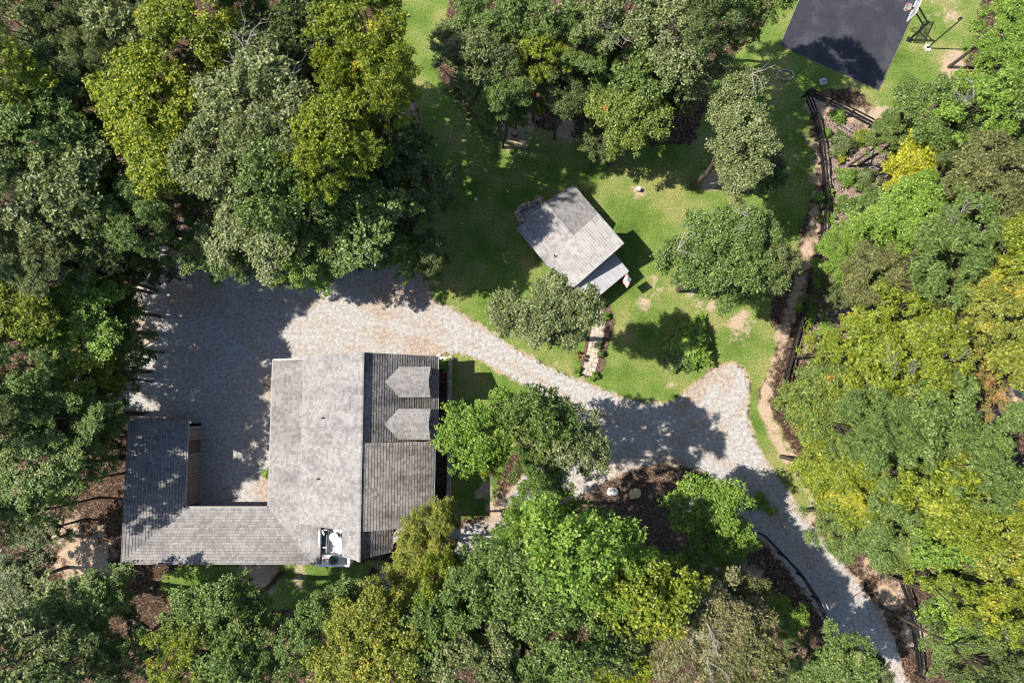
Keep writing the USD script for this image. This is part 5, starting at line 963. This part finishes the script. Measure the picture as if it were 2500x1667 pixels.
# ------------------------------------------------------------------ every tree: picture place of the crown (x, y, radius in the 2352-wide view), crown height in metres, kind, leaves, label
TREES = '''
60 40 88 12 dead_0 gg grey-green tree filling the top left corner of the woods
185 35 80 12 b dg dark green tree on the top edge, second from the left corner
300 70 92 12 b gg dusky grey-green tree on the top edge above the turning maple
395 30 70 11 b dg dark narrow tree on the top edge left of the big yellow-green one
475 60 105 13 b yg big yellow-green tree on the top edge above the silvery tree
50 190 98 13 b yg yellowish tree on the left edge below the corner tree
165 190 84 12 b dg dark green tree left of the turning maple's top
245 160 66 12 b gg small grey-green tree touching the turning maple's upper left side
40 315 82 12 b dg dark tree on the left edge below the yellowish one
140 320 96 12 b g deep green tree in the dark stand left of the turning maple
205 400 66 11 b dg dark tree in the gap below left of the turning maple
640 165 88 12 dead_1 dg dark tree with bare twigs above the silvery tree
720 60 84 12 b dg dark tree on the top edge left of the tall yellow-green column
585 45 60 11 b dg small dark tree on the top edge beside the reddish gap
600 235 132 14 dead_2 gg large silvery tree with bare white branches at its top
535 370 104 13 feather_0 gg pale grey-green tree right of the turning maple's foot
650 350 90 13 b gg grey-green tree below the large silvery tree
665 440 100 12.5 b g green tree in the middle of the upper left woods
840 85 100 14 b yg tall yellow-green tree left of the grassy gap on the top edge
890 190 84 13.5 b yg yellow-green tree below the tall one at the grassy gap
800 215 66 13 b yg light yellow-green tree between silvery tree and the lawn shade
820 330 104 14 layered_0 yg bright yellow-green tree at the edge of the upper left woods
760 400 78 13.5 b yg golden yellow-green tree left of the dark tree by the shaded lawn
950 415 84 9 b dg dark green tree bulging over the shaded lawn
865 500 104 9.5 b g green tree above the gravel's upper edge
760 560 90 8 b g green tree overhanging the gravel north of the house
590 520 118 9 b gg wide grey-green tree above the gravel yard
700 600 62 6.5 b bg bright green tree tip hanging over the gravel's top
500 580 72 8 b g green tree at the gravel's upper left corner
335 500 86 11 b g green tree between the turning maple and the gravel corner
180 465 104 12 b gg light grey-green tree in the left woods below the dark stand
60 470 90 12 b dg dark tree on the left edge beside the light grey-green one
120 590 84 11.5 b gg pale green tree above the shaded left corner of the yard
250 560 64 10 b dg small dark tree at the shaded left corner of the yard
20 590 66 12 b gg dusky tree on the left edge level with the gravel top
935 575 62 7 cedar_0 ce feathery bright green cedar standing at the gravel's north edge
975 590 50 6.5 b dg low dark tree right of the feathery cedar
930 345 56 9 b dg dark understory tree below the leaning trunk by the lawn
55 720 88 10.5 b yg yellow-green tree on the left edge level with the gravel yard
185 735 108 8.5 b bg broad bright green tree at the left side of the gravel yard
215 690 62 8 b bg bright green tree above the broad one at the yard's left side
60 840 78 10 b g green tree on the left edge above the storage shed
185 840 86 8 dead_0 yg yellow-green tree with dead twigs just above the storage shed
140 955 92 9 b g pale green tree covering the storage shed's south side
195 950 60 7 b g green tree reaching right beside the storage shed
35 965 70 10.5 b dg dark tree on the left edge beside the storage shed
90 1075 100 8.5 b g green tree on the left edge level with the garage wing's top
185 1035 62 7 sparse_0 g thin green tree left of the garage wing's corner
150 1110 50 6.5 sparse_1 bg thin light green tree in the clearing left of the garage wing
15 1190 52 9 b dg dark tree on the left edge below the clearing trees
60 1255 70 4 sparse_0 dg sparse dark tree on the left edge, left of the bare soil patch
110 1215 50 4 sparse_1 dg thin dark tree above the bare soil patch
35 1345 72 5 b dg dark tree on the left edge below the bare soil patch
190 1420 104 8 b g deep green tree south of the garage wing's outer corner
60 1480 112 11 b gg grey-green tree filling the lower left corner
200 1530 84 11 b dg dark tree on the bottom edge near the lower left corner
320 1520 72 9.5 sparse_0 g thin green tree beside the logs on the bottom edge
430 1535 84 10.5 b yg yellow-green tree on the bottom edge left of center
560 1545 84 11 b g green tree on the bottom edge below the lone tree
660 1500 80 11 sparse_1 g green tree with bare twigs on the bottom edge
765 1420 76 11 b g green tree below the roof deck at the clearing's edge
870 1420 84 12 b yo golden tree with orange leaves south of the porch
930 1480 80 12 b yo yellow-orange tree below the golden one, near the bottom
820 1530 88 12 b yo large golden yellow tree on the bottom edge
985 1220 66 9 b yo yellow tree touching the house's south-east corner
955 1280 52 8 b yo yellow-orange tree in front of the small porch
1010 1330 60 11 b yg yellow-green tree between the small drive and the golden trees
1105 1370 104 13 b g green tree below the gravel spur at the bottom middle
1010 1440 84 12.5 b g green tree among the bottom stand, right of the golden trees
1090 1500 92 13 b gg grey-green tree on the bottom edge, middle of the picture
1215 1235 72 11.5 b bg light green tree over the left end of the gravel spur
1310 1240 108 14 b bg largest light green tree below the mulch bed
1230 1335 104 13.5 b g green tree in the center of the bottom stand
1405 1300 88 13 b bg yellowish light green tree right of the largest light green one
1470 1345 96 13 b yg light yellow-green tree left of the sparse grey pine
1300 1440 90 13 b g green tree below the center of the bottom stand
1200 1500 90 12.5 b g dark-edged green tree on the bottom edge below center
1420 1440 70 12 b dg dark tree in the shade left of the grey pine
1440 1500 66 11 b my bright yellow-green tree on the bottom edge left of the grey pine
1335 1545 72 11 dead_1 yg yellow-green tree with bare twigs on the bottom edge
1700 1510 84 11.5 feather_0 ol olive tree right of the grey pines on the bottom edge
1695 1360 58 9 feather_0 ol small olive tree left of the lower driveway fence
1790 1410 40 7.5 b bg small bright green tree beside the lower driveway fence
1590 1320 50 8 b g small green tree in the mulch below the fork tree
1910 1530 92 8.5 b g green tree on the bottom edge over the driveway's end
1985 1540 48 7 b dg dark tree on the bottom edge right of the driveway's end
1105 985 84 12 layered_0 bg bright yellow-green tree at the middle, just right of the house
1120 1060 38 11.5 dead_0 yg yellow-green tree with a bare limb beside the house's bed
1235 960 74 12.5 b g green tree left of the bare-twigged tree over the driveway
1310 1020 92 12.5 dead_2 gg tree with many bare twigs hanging over the driveway bend
1230 1075 54 12 b g green tree above the gravel spur near the house
1770 620 50 10.5 b gg right tip of the big oak next to the tan path
1755 380 56 6 b dg dark low tree right of the pointed grey-green one by the long fence
1375 330 42 4.5 b dg dark low tree at the foot of the orange-flushed tree
1290 215 62 7.5 feather_0 dg dark feathery tree in the upper middle beside the bare soil
1150 215 66 9 b g green tree with its pale trunk showing on the upper lawn
1110 165 64 9.5 b gg grey-green tree left of the pale trunk on the upper lawn
1055 120 66 9.5 b gg pale tree at the right side of the grassy gap
1120 55 92 10 b g tall green tree on the top edge right of the grassy gap
1230 60 84 10 b g green tree on the top edge left of the bare path
1235 140 70 9 b yg yellowish green tree left of the bare strip in the upper middle
1355 95 76 10 b g green tree on the top edge right of the bare strip
1430 60 96 11 dead_1 gg grey-green tree with bare twigs on the top edge, upper middle
1540 80 104 11.5 dead_2 gg large grey-green tree with pale branches on the top edge
1480 160 84 9 b g green tree below the two grey-green top edge trees
1575 180 70 9 b gg dusky tree above the shaded path to the court
1625 70 74 12 b dg dark tree on the top edge left of the court
1720 10 70 11 b g green tree on the top edge touching the court
2335 35 76 7 b bg bright olive tree in the top right corner
2318 130 80 8 b bg olive green tree on the right edge below the corner tree
2228 225 60 5.5 b bg light olive tree right of the lamp post's lawn
2240 255 90 11 dead_0 bg olive tree with dead twigs on the right, above the dark pine
2130 270 78 8.5 b g olive green tree above the bright yellow tree
2050 310 48 6 b g small green tree left of the olive ones, below the court lawn
2330 270 72 11 b g green tree on the right edge level with the fence top
2260 415 92 11.5 feather_0 ol dark olive pine on the right below the yellow tree
2330 480 66 11.5 feather_0 ol dark olive pine on the right edge
2180 430 62 9 b dg dark tree between the yellow tree and the olive pine
2110 500 94 9 b bg light green tree right of the long fence's middle
2030 520 70 8 b bg fresh green tree above the feathery pine by the fence
2200 540 84 12 dead_1 g green tree holding a forked bare branch on the right
2300 590 84 12.5 b yg yellow tree on the right edge below the olive pines
2000 640 80 8.5 feather_0 ol pale olive pine right of the long fence's bend
1930 590 56 6.5 b bg bright green tree pressed against the long fence
1915 660 44 5.5 b dg dark green low tree hugging the long fence
2140 620 80 12 b g green tree above the small olive pine
2170 690 66 10.5 feather_0 ol small olive pine among the right woods
2275 720 92 12.5 b yo yellow-orange tree on the right side, middle height
2320 820 76 12 b yo golden tree on the right edge below the yellow-orange one
2180 770 72 11.5 sparse_0 yo thin golden tree with grey limbs left of the yellow-orange one
2030 750 92 10 b yg light yellow-green tree right of the reddish clearing
1950 800 66 8.5 b yg pale yellow-green tree at the foot of the reddish clearing
2100 830 96 12.5 dead_2 yg pale yellow-green tree with bare twigs in the right woods
2000 860 86 10.5 b yg light tree above the orange-flushed tree by the path
1885 895 64 7 b g green tree at the lower end of the long fence
1990 970 84 12 b g green tree right of the orange-flushed tree
2210 850 56 10 sparse_1 br rust-tinged tree above the fallen trunk on the right
2240 935 66 9.5 sparse_0 br thin rusty brown tree left of the thick pale trunk
2110 950 84 12 b g green tree in the middle of the right woods
2170 1020 80 12 dead_2 g green tree with a grey brushy top in the right woods
2290 1030 84 12 b g dark green tree on the right edge below the pale trunk
1905 1070 80 7.5 feather_0 yg feathery yellowish tree right of the driveway
1960 1120 90 8 feather_0 yg feathery yellow-green tree right of the driveway's curve
2050 1080 90 10 b g green tree behind the feathery ones by the driveway
2130 1120 90 12 b yg bright yellowish tree in the lower right woods
2215 1090 78 13 b g taller green tree right of the bright yellowish one
1950 1210 76 7 b g green tree overhanging the driveway's right edge
2040 1210 84 8 feather_0 g dark feathery tree at the lower driveway's right side
2150 1225 70 9.5 b bg bright green tree behind the dark feathery one
2320 1160 66 12 b g green tree on the right edge, lower half
2240 1200 84 12.5 b yg broad yellow tree in the lower right woods
2300 1270 84 12.5 b yo yellow tree on the right edge, lower right
2200 1300 84 8.5 b g green tree left of the lowest yellow trees
2185 1330 50 6.5 b g green tree above the right driveway fence
2228 1400 76 7.5 b bg light yellow-green tree right of the right driveway fence
2260 1370 80 12.5 b yg yellow tree above the lower right corner
2320 1450 70 12 dead_0 g dark tree with bare twigs near the lower right corner
2255 1480 80 8 b g green tree below the light one by the right fence
2228 1510 66 6.5 b g green tree beside the end of the right driveway fence
2300 1545 76 12 b dg dark tree in the lower right corner
262 700 56 5.5 b dg dark understory tree at the yard's upper left side
275 795 58 5.5 b g low green tree under the broad one at the yard's left side
255 870 44 5 b dg dark low tree right above the storage shed's end
330 610 50 5 b dg low dark tree at the yard's shaded corner
215 1010 44 4.5 b g low tree right below the storage shed
150 600 60 6 b dg dark understory tree in the shaded corner of the left woods
235 640 56 6 b dg dark understory tree above the yard's left side
300 470 60 8 b dg dark understory tree in the gap left of the maple's foot
265 400 60 8 b g green understory tree in the dark gap left of the maple
110 420 70 9 b dg dark understory tree in the left woods, upper part
230 260 60 9 b dg dark understory tree at the maple's left flank
560 130 60 9 b dg dark understory tree right of the maple's top
470 190 56 9 b gg grey-green understory tree right of the maple's top
700 180 60 9 b dg dark understory tree near the reddish gap on the upper left
480 460 60 8 b g green understory tree right of the maple's foot
720 490 60 9 b dg dark understory tree among the trees above the gravel
-95 640 82 10.5 b g green tree just beyond the left edge, level with the gravel's top
-110 760 82 10.5 b g green tree just beyond the left edge, level with the broad bright one
-95 880 82 10 b yg yellow-green tree just beyond the left edge above the shed
-100 1000 80 9.5 b g green tree just beyond the left edge, level with the shed
1745 -115 96 13 b g green tree beyond the top edge whose shade falls on the court
1650 -90 90 12.5 b dg dark green tree beyond the top edge left of the court
1085 205 48 4.5 b dg dark low tree at the left foot of the pale trunk
1185 235 44 4.5 b g low green tree right of the pale trunk
1255 160 58 6 b dg dark understory tree in the upper middle left of the bare soil
1330 200 50 5 b dg dark understory tree left of the orange-flushed tree
1480 215 48 5 b dg dark understory tree right of the orange-flushed tree
1550 220 46 5 b dg dark low tree beside the shaded path to the court
1400 150 60 7 b g green understory tree below the top edge, upper middle
1300 110 56 7 b g green understory tree beside the bare strip
30 255 60 8 b dg dark understory tree on the left edge below the yellowish one
120 130 60 8 b dg dark understory tree in the top left woods
230 60 56 8 b g green understory tree on the top edge, left of center in the left woods
660 100 60 8 b g green understory tree left of the reddish gap
540 290 56 8 b g green understory tree between maple and silvery tree
100 530 56 7 b g green understory tree on the left, level with the maple's foot
'''
KIND = {'feather_0': 'pine_tree', 'feather_1': 'pine_tree', 'cedar_0': 'cedar_tree', 'cedar_1': 'cedar_tree'}
rt = random.Random(11); nb_i = 0
for line in TREES.strip().splitlines():
    x_, y_, r_, zc, sh, co, lab = line.split(' ', 6); x_, y_, r_, zc = map(float, (x_, y_, r_, zc))
    if lab == 'x': continue
    if sh == 'b': sh = f'broad_{(nb_i * 4) % 9}'; nb_i += 1
    c = V(x_, y_, zc); R = r_ * K * 0.03 * (1 - zc / EYE_H) * 1.12; s = R / 2.6
    cat = {'pine_tree': 'pine', 'cedar_tree': 'cedar'}.get(KIND.get(sh), 'tree')
    copy_of(SHAPES[sh], KIND.get(sh, 'broadleaf_tree'), lab, cat, (c[0], c[1], 0), rt.uniform(0, 360), (s * rt.uniform(0.96, 1.04), s, zc / 10.0), 'trees of the woods and lawn', LEAF[co])
SH = [  # x, y, radius (all in the 2500-wide picture), kind, leaves, label
    (2050, 282, 20, 'spiky_0', 'ce', 'bright feathery bush growing against the short fence'), (2022, 322, 14, 'spiky_1', 'ce', 'small feathery bush right of the long fence near its top'),
    (2058, 355, 34, 'spiky_0', 'dg', 'dark broad juniper-like bush below the small feathery one'), (2105, 335, 22, 'shrub_0', 'yg', 'pale yellow-green bush left of the bright yellow tree'),
    (2070, 430, 26, 'spiky_1', 'ce', 'left bush of the pair at the middle of the mulch strip'), (2112, 432, 28, 'spiky_0', 'dg', 'right bush of the pair at the middle of the mulch strip'),
    (2020, 480, 18, 'shrub_1', 'bg', 'leafy bush pushing through the long fence'), (2018, 528, 16, 'shrub_2', 'bg', 'smaller leafy bush on the long fence below the first'),
    (2100, 510, 40, 'shrub_3', 'g', 'broad green bush at the foot of the mulch strip'), (2060, 500, 24, 'shrub_0', 'g', 'low green bush left of the broad one'),
    (1970, 764, 22, 'shrub_1', 'bg', 'round green bush in the reddish clearing by the fence'), (2012, 803, 18, 'shrub_2', 'bg', 'bright light green bush in the reddish clearing'),
    (2032, 800, 15, 'shrub_3', 'dg', 'dark green bush beside the bright one in the reddish clearing'), (1968, 798, 9, 'shrub_0', 'yg', 'tiny light green plant in the reddish clearing'), (2008, 840, 20, 'shrub_1', 'g', 'green bush at the bottom of the reddish clearing'),
    (1085, 892, 17, 'shrub_2', 'bg', 'green bush at the north end of the dark bed'), (652, 1157, 15, 'spiky_0', 'bg', 'spiky green bush under the eave inside the courtyard'),
    (1684, 842, 58, 'spiky_1', 'bg', 'wide drooping grassy bush on the lawn above the driveway fork'), (1662, 872, 40, 'spiky_0', 'g', 'lower side of the drooping bush on the lawn'),
    (1481, 772, 10, 'shrub_0', 'bg', 'light green plant right of the flagstone walk near the cabin'), (1412, 905, 8, 'shrub_1', 'bg', 'small plant left of the walk at the driveway end'), (1452, 918, 9, 'shrub_2', 'bg', 'small plant right of the walk at the driveway end'),
    (1416, 870, 10, 'shrub_3', 'br', 'purplish plant left of the pale end of the walk'), (1468, 862, 9, 'shrub_0', 'g', 'green plant right of the walk at its middle'), (1462, 840, 8, 'shrub_1', 'dg', 'dark plant right of the walk above its middle'),
    (2055, 390, 8, 'shrub_2', 'y', 'tiny yellow plant in the mulch strip'), (1925, 1570, 16, 'shrub_3', 'dg', 'dark bush left of the lower driveway fence'), (910, 1405, 12, 'shrub_0', 'y', 'yellow sapling south of the porch'),
    (2130, 470, 26, 'shrub_2', 'g', 'green bush below the bright yellow tree'), (1860, 1230, 22, 'shrub_3', 'bg', 'green bush leaning over the driveway edge'), (270, 1375, 10, 'shrub_1', 'dg', 'dark seedling on the bare soil left of the garage wing'),
]
for px, py, r_, sh, co, lab in SH:
    c = P(px, py, 0.4); s = r_ * 0.03 / 0.55
    copy_of(SHAPES[sh], 'shrub', lab, 'shrub', (c[0], c[1], 0), rt.uniform(0, 360), (s, s, max(0.7, s * 0.75)), 'shrubs and young plants', LEAF[co])
